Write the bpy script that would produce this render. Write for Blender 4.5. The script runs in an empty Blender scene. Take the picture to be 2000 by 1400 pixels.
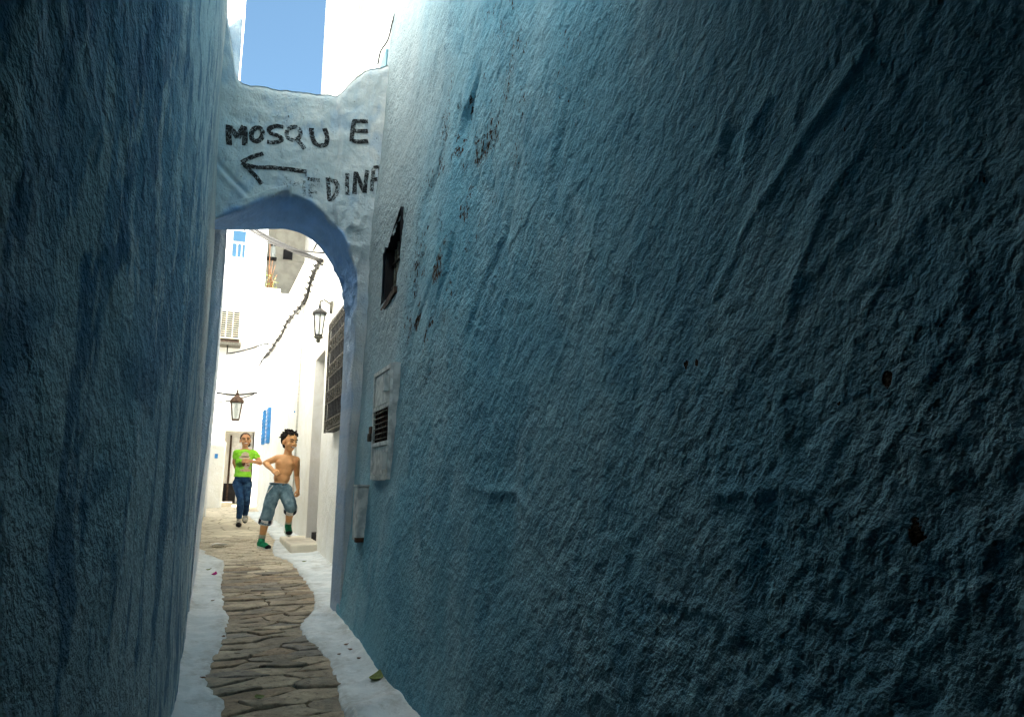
import bpy, bmesh, math, random
import numpy as np
from mathutils import Vector, Matrix

R = math.radians
random.seed(7)
rng = np.random.default_rng(11)
scene = bpy.context.scene
col = scene.collection

# ---------------------------------------------------------------- camera
CAM_H = 0.95
PITCH, YAW = R(10.4145), R(23.3465)
cam_data = bpy.data.cameras.new('camera')
cam_data.sensor_width = 36.0
cam_data.lens = 36.0 * 1333.0 / 2000.0
cam_data.clip_start, cam_data.clip_end = 0.02, 2000.0
cam = bpy.data.objects.new('camera', cam_data)
col.objects.link(cam)
cam.location = (0, 0, CAM_H)
cam.rotation_euler = (math.pi / 2 + PITCH, 0, -YAW)
scene.camera = cam

# ---------------------------------------------------------------- sky, sun, exposure
SUN_EL, SUN_AZ = R(52), R(113)            # azimuth clockwise from +Y: behind and to the right
world = bpy.data.worlds.new('World'); scene.world = world
world.use_nodes = True
wn = world.node_tree
sky = wn.nodes.new('ShaderNodeTexSky'); sky.sky_type = 'NISHITA'
sky.sun_disc = False
sky.sun_elevation, sky.sun_rotation = SUN_EL, SUN_AZ
sky.air_density, sky.dust_density, sky.ozone_density = 0.75, 0.3, 2.0
bgn = wn.nodes['Background']
tint = wn.nodes.new('ShaderNodeMix'); tint.data_type = 'RGBA'; tint.blend_type = 'MULTIPLY'   # one even tint: the photograph's film look
tint.inputs[0].default_value = 1.0; tint.inputs[7].default_value = (.88, 1.0, .86, 1)
wn.links.new(sky.outputs[0], tint.inputs[6]); wn.links.new(tint.outputs[2], bgn.inputs[0])
bgn.inputs[1].default_value = 0.05
sun_data = bpy.data.lights.new('sun', 'SUN')
sun_data.energy, sun_data.angle, sun_data.color = 5.0, R(0.5), (1.0, 0.95, 0.87)
sun = bpy.data.objects.new('sun', sun_data); col.objects.link(sun)
to_sun = Vector((math.sin(SUN_AZ) * math.cos(SUN_EL), math.cos(SUN_AZ) * math.cos(SUN_EL), math.sin(SUN_EL)))
sun.location = to_sun * 40
sun.rotation_euler = to_sun.to_track_quat('Z', 'Y').to_euler()
vs = scene.view_settings
vs.view_transform, vs.look, vs.exposure, vs.gamma = 'Standard', 'None', 2.95, 1.0
vs.use_curve_mapping = False
scene.render.engine = 'CYCLES'
cy = scene.cycles
cy.max_bounces, cy.diffuse_bounces, cy.glossy_bounces, cy.transmission_bounces = 10, 8, 3, 6
cy.transparent_max_bounces = 12
cy.caustics_reflective = cy.caustics_refractive = False
cy.sample_clamp_indirect = 6.0
cy.use_denoising = True
try:
    cy.denoiser = 'OPENIMAGEDENOISE'; cy.denoising_input_passes = 'RGB_ALBEDO_NORMAL'
except Exception:
    pass

# ---------------------------------------------------------------- measuring helpers
_F = 1333.0
_fw = np.array([math.sin(YAW) * math.cos(PITCH), math.cos(YAW) * math.cos(PITCH), math.sin(PITCH)])
_rt = np.array([math.cos(YAW), -math.sin(YAW), 0.0])
_up = np.cross(_rt, _fw)
_C = np.array([0, 0, CAM_H])
SLOPE = 0.02                              # the lane climbs two in a hundred

def _ray(x, y):
    return _fw * _F + _rt * (x - 1000) - _up * (y - 700)
def P(x, y, Y, dx=0.0, dz=0.0):           # direction of a pixel, met with the cross plane at distance Y
    d = _ray(x, y); p = _C + d * (Y / d[1]); return Vector((p[0] + dx, Y, p[2] + dz))
def PX(x, y, X):                          # met with the wall plane at X
    d = _ray(x, y); return Vector(_C + d * (X / d[0]))
def G(x, y):                              # met with the ground
    d = _ray(x, y); t = -CAM_H / (d[2] - SLOPE * d[1]); return Vector(_C + d * t)
def gz(y): return SLOPE * y

# ---------------------------------------------------------------- noise
_perm = rng.permutation(256)
_perm = np.concatenate([_perm, _perm, _perm])
_grad = rng.normal(size=(256, 3)); _grad /= np.linalg.norm(_grad, axis=1)[:, None]
def perlin(x, y, z):
    x, y, z = np.broadcast_arrays(np.asarray(x, float), np.asarray(y, float), np.asarray(z, float))
    xi, yi, zi = np.floor(x).astype(int), np.floor(y).astype(int), np.floor(z).astype(int)
    xf, yf, zf = x - xi, y - yi, z - zi
    u, v, w = [t * t * t * (t * (t * 6 - 15) + 10) for t in (xf, yf, zf)]
    xi, yi, zi = xi & 255, yi & 255, zi & 255
    def g(i, j, k):
        h = _perm[_perm[_perm[xi + i] + yi + j] + zi + k]
        gr = _grad[h]
        return gr[..., 0] * (xf - i) + gr[..., 1] * (yf - j) + gr[..., 2] * (zf - k)
    x00 = g(0, 0, 0) * (1 - u) + g(1, 0, 0) * u; x10 = g(0, 1, 0) * (1 - u) + g(1, 1, 0) * u
    x01 = g(0, 0, 1) * (1 - u) + g(1, 0, 1) * u; x11 = g(0, 1, 1) * (1 - u) + g(1, 1, 1) * u
    return (x00 * (1 - v) + x10 * v) * (1 - w) + (x01 * (1 - v) + x11 * v) * w
def fbm(x, y, z, octaves=4, gain=0.5):
    s, a, f = 0, 1.0, 1.0
    for o in range(octaves):
        s = s + a * perlin(x * f + 17.3 * o, y * f + 5.1 * o, z * f + 9.7 * o); a *= gain; f *= 2.03
    return s
def ridged(x, y, z):
    return 1 - np.abs(perlin(x, y, z)) * 2.2
def sstep(a, b, x):
    t = np.clip((np.asarray(x, float) - a) / (b - a), 0, 1); return t * t * (3 - 2 * t)
def spline(pts, n):
    p = np.array(pts, float); m = len(p); out = []
    ext = np.vstack([2 * p[0] - p[1], p, 2 * p[-1] - p[-2]])
    for k in range(n):
        t = k / (n - 1) * (m - 1); i = min(int(t), m - 2); f = t - i
        a, b, c, d = ext[i], ext[i + 1], ext[i + 2], ext[i + 3]
        out.append(0.5 * (2 * b + (c - a) * f + (2 * a - 5 * b + 4 * c - d) * f * f + (3 * b - a - 3 * c + d) * f ** 3))
    return np.array(out)

# ---------------------------------------------------------------- object helpers
def tag(o, label=None, cat=None, group=None, kind=None):
    if label: o['label'] = label
    if cat: o['category'] = cat
    if group: o['group'] = group
    if kind: o['kind'] = kind
    return o
def empty(name, loc):
    o = bpy.data.objects.new(name, None); o.location = loc; o.empty_display_size = 0.1
    col.objects.link(o); return o
def origin_of(p):
    return Vector(p.location)             # every Empty stands at its own place in the world
def link(name, me, mat=None, parent=None, smooth=True):
    o = bpy.data.objects.new(name, me); col.objects.link(o)
    if mat is not None: me.materials.append(mat)
    if parent is not None:
        o.parent = parent; o.matrix_parent_inverse = Matrix.Translation(-origin_of(parent))
    if smooth and len(me.polygons): me.polygons.foreach_set('use_smooth', np.ones(len(me.polygons), bool))
    return o
def mk(name, verts, faces, mat=None, parent=None, smooth=True):
    me = bpy.data.meshes.new(name)
    me.from_pydata([tuple(v) for v in verts], [], [tuple(f) for f in faces]); me.update()
    return link(name, me, mat, parent, smooth)
def grid_faces(nu, nv, close_u=False, flip=False, off=0):
    i = np.arange(nu if close_u else nu - 1); j = np.arange(nv - 1)
    I, J = np.meshgrid(i, j, indexing='ij'); I2 = (I + 1) % nu
    a, b, c, d = I * nv + J, I2 * nv + J, I2 * nv + J + 1, I * nv + J + 1
    q = np.stack([a, b, c, d], -1).reshape(-1, 4) + off
    return q[:, ::-1] if flip else q
def mk_np(name, V, Fq, mat=None, parent=None, smooth=True):
    V = np.asarray(V, np.float32).reshape(-1, 3); Fq = np.asarray(Fq, np.int32)
    me = bpy.data.meshes.new(name)
    me.vertices.add(len(V)); me.vertices.foreach_set('co', V.ravel())
    me.loops.add(Fq.size); me.loops.foreach_set('vertex_index', Fq.ravel())
    me.polygons.add(len(Fq)); me.polygons.foreach_set('loop_start', np.arange(0, Fq.size, 4, dtype=np.int32))
    me.update(calc_edges=True); me.validate()
    return link(name, me, mat, parent, smooth)

class MB:
    """collects simple shapes for one mesh"""
    def __init__(s): s.v, s.f = [], []
    def add(s, v, f):
        o = len(s.v); s.v += [tuple(x) for x in v]; s.f += [tuple(i + o for i in q) for q in f]; return s
    def box(s, a, b, rot=None, piv=None):
        x0, y0, z0 = a; x1, y1, z1 = b
        v = [Vector(p) for p in ((x0, y0, z0), (x1, y0, z0), (x1, y1, z0), (x0, y1, z0), (x0, y0, z1), (x1, y0, z1), (x1, y1, z1), (x0, y1, z1))]
        if rot is not None: v = [rot @ (p - piv) + piv for p in v]
        return s.add(v, [(0, 3, 2, 1), (4, 5, 6, 7), (0, 1, 5, 4), (1, 2, 6, 5), (2, 3, 7, 6), (3, 0, 4, 7)])
    def tube(s, pts, r, n=6, cap=True):
        pts = [Vector(p) for p in pts]; m = len(pts)
        rs = r if isinstance(r, (list, tuple)) else [r] * m
        t0 = (pts[1] - pts[0]).normalized()
        u = t0.orthogonal().normalized(); v = []
        for i, p in enumerate(pts):
            t = (pts[min(i + 1, m - 1)] - pts[max(i - 1, 0)]).normalized()
            u = (u - t * u.dot(t)).normalized(); w = t.cross(u)
            for k in range(n):
                a = 2 * math.pi * k / n; v.append(p + (u * math.cos(a) + w * math.sin(a)) * rs[i])
        f = [(i * n + k, i * n + (k + 1) % n, (i + 1) * n + (k + 1) % n, (i + 1) * n + k) for i in range(m - 1) for k in range(n)]
        if cap: f += [tuple(range(n))[::-1], tuple((m - 1) * n + k for k in range(n))]
        return s.add(v, f)
    def lathe(s, c, prof, n=8, rot=0.0, sx=1, sy=1):
        v = []
        for r, z in prof:
            for k in range(n):
                a = 2 * math.pi * k / n + rot; v.append((c[0] + r * math.cos(a) * sx, c[1] + r * math.sin(a) * sy, c[2] + z))
        m = len(prof)
        f = [(i * n + k, i * n + (k + 1) % n, (i + 1) * n + (k + 1) % n, (i + 1) * n + k) for i in range(m - 1) for k in range(n)]
        f += [tuple(range(n))[::-1], tuple((m - 1) * n + k for k in range(n))]
        return s.add(v, f)
    def capsule(s, a, b, ra, rb, n=14):
        a, b = Vector(a), Vector(b); d = b - a; L = d.length or 1e-6
        q = d.to_track_quat('Z', 'Y') if d.length > 1e-6 else Matrix.Identity(3).to_quaternion()
        prof = [(ra * math.cos(t), ra * math.sin(t)) for t in np.linspace(-math.pi / 2 + .05, 0, 6)] + \
               [(rb * math.cos(t), L + rb * math.sin(t)) for t in np.linspace(0, math.pi / 2 - .05, 6)]
        v = []
        for r, z in prof:
            for k in range(n):
                an = 2 * math.pi * k / n; v.append(q @ Vector((r * math.cos(an), r * math.sin(an), z)) + a)
        m = len(prof)
        f = [(i * n + k, i * n + (k + 1) % n, (i + 1) * n + (k + 1) % n, (i + 1) * n + k) for i in range(m - 1) for k in range(n)]
        f += [tuple(range(n))[::-1], tuple((m - 1) * n + k for k in range(n))]
        return s.add(v, f)
    def chain(s, pr):
        for (a, ra), (b, rb) in zip(pr[:-1], pr[1:]): s.capsule(a, b, ra, rb)
        return s
    def ball(s, c, rx, ry=None, rz=None, rot=None, n=16, m=10):
        ry = rx if ry is None else ry; rz = rx if rz is None else rz
        c = Vector(c); v = []
        for i in range(m + 1):
            t = math.pi * (i + .15) / (m + .3) - math.pi / 2
            for k in range(n):
                a = 2 * math.pi * k / n
                p = Vector((rx * math.cos(t) * math.cos(a), ry * math.cos(t) * math.sin(a), rz * math.sin(t)))
                v.append(c + (rot @ p if rot is not None else p))
        f = [(i * n + k, i * n + (k + 1) % n, (i + 1) * n + (k + 1) % n, (i + 1) * n + k) for i in range(m) for k in range(n)]
        f += [tuple(range(n))[::-1], tuple(m * n + k for k in range(n))]
        return s.add(v, f)
    def build(s, name, mat, parent=None, smooth=False): return mk(name, s.v, s.f, mat, parent, smooth)
    def remesh(s, name, mat, parent=None, voxel=0.008, smooth=3, wobble=0.0, wscale=20.0):
        o = mk(name + '_raw', s.v, s.f)
        m = o.modifiers.new('r', 'REMESH'); m.mode = 'VOXEL'; m.voxel_size = voxel; m.use_smooth_shade = True
        if smooth:
            k = o.modifiers.new('s', 'SMOOTH'); k.factor = 0.5; k.iterations = smooth
        dg = bpy.context.evaluated_depsgraph_get()
        me = bpy.data.meshes.new_from_object(o.evaluated_get(dg))
        old = o.data; bpy.data.objects.remove(o); bpy.data.meshes.remove(old)
        me.name = name
        if wobble:
            n = len(me.vertices); co = np.empty(n * 3, np.float32); me.vertices.foreach_get('co', co); co = co.reshape(-1, 3)
            no = np.empty(n * 3, np.float32); me.vertices.foreach_get('normal', no); no = no.reshape(-1, 3)
            co += no * (fbm(co[:, 0] * wscale, co[:, 1] * wscale, co[:, 2] * wscale * .7, 3) * wobble)[:, None]
            me.vertices.foreach_set('co', co.ravel()); me.update()
        return link(name, me, mat, parent, True)

# ---------------------------------------------------------------- materials
class NT:
    def __init__(s, name):
        s.m = bpy.data.materials.new(name); s.m.use_nodes = True; s.t = s.m.node_tree
        s.b = s.t.nodes['Principled BSDF']; s.b.inputs['Roughness'].default_value = 0.9
        s.b.inputs['Specular IOR Level'].default_value = 0.25
        s.co = None
    def n(s, kind, **kw):
        x = s.t.nodes.new(kind)
        for k, v in kw.items(): setattr(x, k, v)
        return x
    def l(s, a, b): s.t.links.new(a, b)
    def coord(s):
        if s.co is None: s.co = s.n('ShaderNodeTexCoord').outputs['Object']
        return s.co
    def vec(s, scale=(1, 1, 1), rot=(0, 0, 0), loc=(0, 0, 0)):
        x = s.n('ShaderNodeMapping')
        if any(rot): x.vector_type = 'TEXTURE'; x.inputs['Scale'].default_value = scale
        x.inputs['Rotation'].default_value = rot; x.inputs['Location'].default_value = loc
        s.l(s.coord(), x.inputs[0]); return x.outputs[0]
    def noise(s, scale, detail=4, rough=0.55, vec=None, dist=0.0):
        x = s.n('ShaderNodeTexNoise'); x.inputs['Scale'].default_value = scale; x.inputs['Detail'].default_value = detail
        x.inputs['Roughness'].default_value = rough; x.inputs['Distortion'].default_value = dist
        s.l(vec if vec is not None else s.coord(), x.inputs['Vector']); return x.outputs[0]
    def ramp(s, fac, a, b, va=0.0, vb=1.0):
        x = s.n('ShaderNodeMapRange'); x.interpolation_type = 'SMOOTHSTEP'
        s.l(fac, x.inputs[0]); x.inputs[1].default_value = a; x.inputs[2].default_value = b
        x.inputs[3].default_value = va; x.inputs[4].default_value = vb; return x.outputs[0]
    def math(s, op, a, b=None, clamp=False):
        x = s.n('ShaderNodeMath', operation=op, use_clamp=clamp)
        for i, q in enumerate((a, b)):
            if q is None: continue
            if isinstance(q, (int, float)): x.inputs[i].default_value = q
            else: s.l(q, x.inputs[i])
        return x.outputs[0]
    def mix(s, fac, a, b):
        x = s.n('ShaderNodeMix', data_type='RGBA')
        for i, q in ((0, fac), (6, a), (7, b)):
            if isinstance(q, (int, float)): x.inputs[i].default_value = q
            elif isinstance(q, tuple): x.inputs[i].default_value = (*q, 1)
            else: s.l(q, x.inputs[i])
        return x.outputs[2]
    def bump(s, h, strength=0.5, dist=0.01):
        x = s.n('ShaderNodeBump'); x.inputs['Strength'].default_value = strength; x.inputs['Distance'].default_value = dist
        s.l(h, x.inputs['Height'])
        if s.b.inputs['Normal'].links: s.l(s.b.inputs['Normal'].links[0].from_socket, x.inputs['Normal'])
        s.l(x.outputs[0], s.b.inputs['Normal'])
    def color(s, c):
        if isinstance(c, tuple): s.b.inputs['Base Color'].default_value = (*c, 1)
        else: s.l(c, s.b.inputs['Base Color'])
    def sep(s):
        x = s.n('ShaderNodeSeparateXYZ'); s.l(s.coord(), x.inputs[0]); return x.outputs

def simple(name, c, rough=0.8, var=0.15, scale=8.0, metal=0.0, bump=0.15, c2=None):
    k = NT(name); n = k.noise(scale, 5)
    dark = c2 if c2 else tuple(v * (1 - var) for v in c); lite = tuple(min(1, v * (1 + var)) for v in c)
    k.color(k.mix(k.ramp(n, .35, .65), dark, lite)); k.b.inputs['Roughness'].default_value = rough
    k.b.inputs['Metallic'].default_value = metal
    if bump: k.bump(k.noise(scale * 8, 3), bump, 0.003)
    return k.m

def plaster(name, pale, blue, deep, chips=0.0, stretch=(1, 1, .45), fine=1.0, holes=(), painted=False, bump=1.0):
    """lime wash over rough render: pale and blue coats worn through one another, flecks where it has fallen off.
    With painted=True the broad coats come from the wall's own vertex colours, the fine grain from here."""
    k = NT(name)
    h = k.noise(78 * fine, 3, .68, k.vec((1, 1.0, 1.28), (R(33), 0, 0)))
    if painted:
        at = k.n('ShaderNodeAttribute', attribute_name='coat'); c = at.outputs['Color']; zone = at.outputs['Alpha']
    else:
        big = k.noise(3.0, 5, .68, k.vec(stretch), .6)
        c = k.mix(k.ramp(big, .34, .64), blue, pale)
    c = k.mix(k.ramp(h, .52, .78, 0, .35), c, deep)
    height = k.math('ADD', k.math('MULTIPLY', h, .5), k.noise(27 * fine, 3, .6, k.vec((1, 1.0, 1.28), (R(33), 0, 0))))
    if painted: height = k.math('MULTIPLY', height, k.n('ShaderNodeAttribute', attribute_name='grain').outputs['Fac'])
    if chips:
        f = k.noise(78, 3, .7, k.vec((1, 1, 1.9), (R(20), 0, 0)))
        thr = k.math('SUBTRACT', f, k.math('MULTIPLY', zone, chips)) if painted else f
        mask = k.ramp(thr, .262, .285, 1, 0)
        for (hy, hz, hr) in holes:
            d = k.n('ShaderNodeVectorMath', operation='DISTANCE')
            cmb = k.n('ShaderNodeCombineXYZ'); o = k.sep(); k.l(o[1], cmb.inputs[1])
            k.l(k.math('MULTIPLY', o[2], .62), cmb.inputs[2])
            k.l(cmb.outputs[0], d.inputs[0]); d.inputs[1].default_value = (0, hy, hz * .62)
            w = k.math('ADD', d.outputs['Value'], k.math('MULTIPLY', k.math('SUBTRACT', h, .5), hr * 2.6))
            mask = k.math('MAXIMUM', mask, k.ramp(w, hr * .8, hr, 1, 0))
        c = k.mix(mask, c, (.045, .025, .012))
        height = k.math('SUBTRACT', height, k.math('MULTIPLY', mask, .8))
    k.bump(height, 1.0 * bump, .015)
    k.color(c); k.b.inputs['Roughness'].default_value = .92
    return k.m
def coat(o, U, W, pale, blue, deep, seed, streak=.45, sharp=1.0, uscale=1.0, zone=None, dirt=None, arch_side=False):
    """broad coats of wash as vertex colours: U runs along the wall, W up it"""
    U, W = U.ravel(), W.ravel(); S = 0 * U + seed; U0 = U; U = U * uscale
    pale, blue, deep = (np.array(x)[None, :] for x in (pale, blue, deep))
    def mix(f, a, b_): return a + (b_ - a) * f[:, None]
    c = mix(sstep(-.25, .30, fbm(U * 1.6, W * .9, S, 4, .6)), np.repeat(blue, len(U), 0), pale)
    c = mix(.55 * sstep(.05, .40, fbm(U * 5.5 + perlin(U * 3, W * 3, S), W * 3.0, S + 3, 4, .65)), c, deep)
    c = mix(streak * .8 * sstep(.08, .08 + .37 * sharp, fbm(U * 13 + 5, W * 1.3, S + 9, 4, .65)), c, deep)
    c = mix(streak * sstep(.10, .10 + .35 * sharp, fbm(U * 11, W * 1.2, S + 7, 5, .65)), c, pale)
    c = mix(.18 * sstep(.1, .5, fbm(U * 26, W * 22, S + 12, 2, .6)), c, deep)
    if dirt is not None:
        c = mix(.75 * sstep(1.0, .15, W + .9 * fbm(U * 3, W * 4, S + 15, 4)), c, np.array(dirt)[None, :])
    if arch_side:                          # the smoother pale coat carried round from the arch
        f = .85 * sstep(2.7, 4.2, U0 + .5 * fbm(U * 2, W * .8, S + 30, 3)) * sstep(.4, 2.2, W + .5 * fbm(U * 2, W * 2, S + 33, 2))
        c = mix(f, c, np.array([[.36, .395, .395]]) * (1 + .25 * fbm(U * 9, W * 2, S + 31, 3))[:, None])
    z = np.zeros(len(U)) if zone is None else zone(U0, W)
    z = z * sstep(-.12, .34, fbm(U * 6, W * 4.5, S + 20, 4, .6)) if zone is not None else z
    gr_ = .62 + .5 * sstep(-.25, .30, fbm(U0 * .9, W * .9, S + 50, 3))
    ga = o.data.attributes.new('grain', 'FLOAT', 'POINT'); ga.data.foreach_set('value', gr_.astype(np.float32))
    at = o.data.color_attributes.new('coat', 'FLOAT_COLOR', 'POINT')
    at.data.foreach_set('color', np.concatenate([np.clip(c, 0, 1), z[:, None]], 1).astype(np.float32).ravel())

M = {}
PAL_R = ((.255, .455, .525), (.16, .38, .475), (.10, .285, .385))
PAL_L = ((.50, .59, .62), (.20, .345, .46), (.07, .18, .295))
PAL_A = ((.52, .53, .51), (.43, .48, .49), (.27, .37, .47))
M['blue_wall'] = plaster('blue_limewash', *PAL_R, chips=.215, painted=True, bump=1.35, holes=((.705, 1.105, .008), (.671, .884, .011), (1.155, 1.199, .007), (1.12, 1.196, .005)))
M['left_wall'] = plaster('blue_limewash_left', *PAL_L, chips=.10, painted=True, fine=.8, bump=1.8)
M['core'] = plaster('blue_limewash_plain', *PAL_R)
M['arch'] = plaster('pale_limewash_arch', *PAL_A, chips=.10, painted=True, fine=.8)
M['street_blue'] = plaster('pale_blue_limewash', (.62, .67, .72), (.42, .51, .62), (.25, .36, .50), fine=1.2)
M['left_street'] = plaster('pale_blue_street_limewash', (.62, .67, .72), (.42, .51, .62), (.30, .40, .52), fine=1.2, painted=True)
M['white_wall'] = plaster('white_limewash', (.85, .84, .80), (.79, .77, .70), (.68, .65, .56), stretch=(1, 1, .15), fine=.5, bump=.6)
M['white_upper'] = plaster('white_limewash_upper', (.82, .81, .78), (.80, .79, .76), (.74, .73, .69), fine=.4, bump=.4)
k = NT('whitewashed_kerb')
c = k.mix(k.ramp(k.noise(4.5, 5, .7, None, .5), .36, .62), (.56, .61, .62), (.72, .75, .75))
c = k.mix(k.ramp(k.noise(11, 5, .7, None, .8), .54, .74, 0, .6), c, (.34, .34, .30))
c = k.mix(k.ramp(k.noise(75, 2, .6), .70, .76, 0, .6), c, (.12, .10, .08))
gm = k.math('MULTIPLY', k.n('ShaderNodeAttribute', attribute_name='grime').outputs['Fac'], k.ramp(k.noise(26, 5, .75), .30, .62))
c = k.mix(k.math('MULTIPLY', gm, .6), c, (.30, .29, .25))
k.color(c); k.bump(k.math('ADD', k.math('MULTIPLY', k.noise(60, 3, .65), .6), k.noise(17, 4, .65)), .6, .007)
M['kerb'] = k.m
M['roof'] = plaster('shade_roof_plaster', (.3, .36, .4), (.2, .28, .34), (.12, .18, .24))
M['mortar'] = simple('joint_earth', (.075, .06, .042), .95, .35, 14, bump=.6)
M['street'] = simple('worn_street_stone', (.30, .25, .18), .9, .25, 5, bump=.5)
M['ground'] = simple('dry_earth', (.25, .21, .16), .95, .2, 2)
def stone_mat(name, a, b):
    k = NT(name)
    c = k.mix(k.ramp(k.noise(6, 6, .65, k.vec((1, 2.2, 1))), .35, .68), a, b)
    c = k.mix(k.ramp(k.noise(30, 5, .75, k.vec((1, 2, 1))), .46, .70, 0, .8), c, tuple(x * .38 for x in a))
    k.color(c); k.bump(k.noise(11, 6, .7, k.vec((1, 2.2, 1))), .6, .022)
    k.b.inputs['Roughness'].default_value = .72
    return k.m
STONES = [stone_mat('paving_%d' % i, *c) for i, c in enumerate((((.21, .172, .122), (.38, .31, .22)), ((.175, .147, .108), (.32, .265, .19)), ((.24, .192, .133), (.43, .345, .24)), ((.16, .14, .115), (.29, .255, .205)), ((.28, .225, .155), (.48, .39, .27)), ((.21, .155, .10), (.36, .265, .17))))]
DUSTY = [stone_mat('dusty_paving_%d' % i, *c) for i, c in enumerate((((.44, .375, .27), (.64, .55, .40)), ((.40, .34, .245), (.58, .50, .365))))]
M['iron'] = simple('black_iron', (.012, .012, .013), .55, .4, 30, .3)
M['old_iron'] = simple('weathered_iron', (.10, .095, .075), .7, .45, 60, .3)
M['bar_iron'] = simple('dull_bar_iron', (.045, .045, .045), .6, .4, 40, .2)
M['grille_iron'] = simple('chalky_iron', (.115, .105, .085), .8, .5, 60, .1)
M['dark'] = simple('dark_void', (.012, .012, .014), .8, .3, 6, bump=0)
M['brownwood'] = simple('old_brown_wood', (.055, .035, .024), .85, .4, 18, bump=.4)
M['paintwood'] = simple('flaking_grey_paint', (.58, .60, .57), .75, .22, 22, bump=.5, c2=(.40, .43, .42))
M['rust'] = simple('rusty_mesh', (.07, .035, .02), .9, .5, 40)
M['trunking'] = simple('pale_painted_trunking', (.52, .54, .52), .7, .2, 18, c2=(.36, .40, .40))
M['cable'] = simple('black_cable', (.02, .02, .019), .6, .3, 20, bump=0)
M['cable_white'] = simple('whitewashed_cable', (.55, .54, .50), .8, .15, 20, bump=0)
M['ac'] = simple('beige_metal', (.62, .56, .42), .5, .08, 6, bump=0)
M['blue_paint'] = simple('bright_blue_paint', (.05, .24, .55), .5, .15, 10)
M['stepstone'] = simple('cream_step', (.68, .62, .50), .8, .1, 8)
M['doorwood'] = simple('pale_door_paint', (.60, .60, .58), .7, .1, 12)
M['copper'] = simple('brown_copper', (.10, .062, .042), .55, .4, 30, .5)
M['shade_strip'] = simple('shade_strip_grey', (.30, .30, .27), .95, .15, 4)  # grey that paints shade on the upper storey's side
M['loggia'] = simple('loggia_shade_grey', (.33, .32, .28), .95, .12, 4)  # shade of the recess put into the colour
M['terracotta'] = simple('terracotta', (.5, .12, .05), .8, .15, 12)
M['leaf_dry'] = simple('dry_stem', (.15, .07, .03), .9, .3, 30, bump=0)
def glass_mat():
    k = NT('lantern_glass'); k.color((.75, .82, .82)); k.b.inputs['Roughness'].default_value = .15
    k.b.inputs['Transmission Weight'].default_value = .0; k.b.inputs['Alpha'].default_value = .38
    return k.m
M['glass'] = glass_mat()
def window_mat():
    k = NT('window_glass'); k.color((.05, .12, .2)); k.b.inputs['Roughness'].default_value = .05
    k.b.inputs['Specular IOR Level'].default_value = .8; return k.m
M['pane'] = window_mat()
def ink(name, lo, hi):
    k = NT(name); k.color((.012, .013, .014)); k.b.inputs['Roughness'].default_value = .8
    n = k.math('ADD', k.math('MULTIPLY', k.noise(55, 5, .75, k.vec((1.0, 1, .55))), .6), k.math('MULTIPLY', k.noise(190, 2, .6), .4))
    a = k.ramp(n, lo, hi, 1, 0); k.l(a, k.b.inputs['Alpha']); return k.m
M['ink'] = ink('brushed_black_paint', .50, .60)
M['ink_faint'] = ink('worn_black_paint', .38, .52)
M['ink_mid'] = ink('half_worn_black_paint', .47, .56)
def skin(name, c):
    k = NT(name); k.color(k.mix(k.ramp(k.noise(14, 4), .35, .65), tuple(v * .9 for v in c), c))
    k.b.inputs['Roughness'].default_value = .55; k.b.inputs['Subsurface Weight'].default_value = .08
    k.b.inputs['Subsurface Radius'].default_value = (.012, .005, .003); return k.m
M['skin_boy'] = skin('tanned_skin', (.72, .37, .16))
M['skin_girl'] = skin('brown_skin', (.62, .31, .155))
M['hair'] = simple('black_hair', (.011, .007, .005), .9, .5, 90, bump=.8)
M['hair_girl'] = simple('dark_brown_hair', (.05, .026, .016), .75, .4, 90, bump=.6)
def denim(name, a, b, worn):
    k = NT(name)
    c = k.mix(k.ramp(k.noise(13, 5, .6), .35, .65), a, b)
    c = k.mix(k.ramp(k.noise(7, 4, .6, k.vec((1, 1, .6))), .56, .72, 0, .7), c, worn)
    k.color(c); k.bump(k.noise(30, 4, .6, k.vec((1, 1, .5))), .6, .012); k.bump(k.noise(400, 2), .3, .002)
    k.b.inputs['Roughness'].default_value = .9; return k.m
M['denim_short'] = denim('faded_denim', (.075, .135, .17), (.16, .25, .29), (.28, .36, .39))
M['denim_jean'] = denim('dark_denim', (.008, .032, .085), (.02, .065, .155), (.07, .15, .25))
M['cuff'] = simple('checked_cuff', (.6, .58, .55), .9, .1, 30)
M['cuff_dark'] = simple('navy_stripe', (.015, .018, .04), .9, .2, 30)
M['green_shoe'] = simple('green_canvas', (.012, .22, .10), .8, .2, 30)
M['dark_rubber'] = simple('dark_rubber', (.012, .013, .014), .7, .3, 30)
M['sole'] = simple('pale_rubber_sole', (.62, .64, .58), .7, .1, 30)
M['lace'] = simple('white_lace', (.75, .75, .72), .8, .05, 30, bump=0)
M['sock'] = simple('pale_sock', (.42, .42, .33), .95, .1, 40)
M['sneaker'] = simple('grey_canvas', (.42, .39, .34), .85, .2, 30)
M['teeth'] = simple('teeth', (.8, .78, .72), .4, .03, 10, bump=0)
M['lip'] = simple('lip', (.26, .075, .05), .6, .1, 20, bump=0)
M['eye'] = simple('dark_lashes', (.015, .010, .008), .5, .2, 20, bump=0)
M['petal'] = simple('magenta_petal', (.45, .01, .16), .7, .2, 40, bump=0)
M['leaf'] = simple('pale_green_leaf', (.22, .26, .08), .7, .25, 40, bump=0)
M['paper'] = simple('paper_scrap', (.75, .73, .68), .8, .05, 30, bump=0)

#@@STRUCTURE
# ================================================================ ground, paving, kerbs
v = [(-80, -40, gz(-40) - .06), (80, -40, gz(-40) - .06), (80, 120, gz(120) - .06), (-80, 120, gz(120) - .06)]
tag(mk('ground', v, [(0, 1, 2, 3)], M['ground'], smooth=False), 'bare earth under the whole lane', 'ground', kind='structure')

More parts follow.
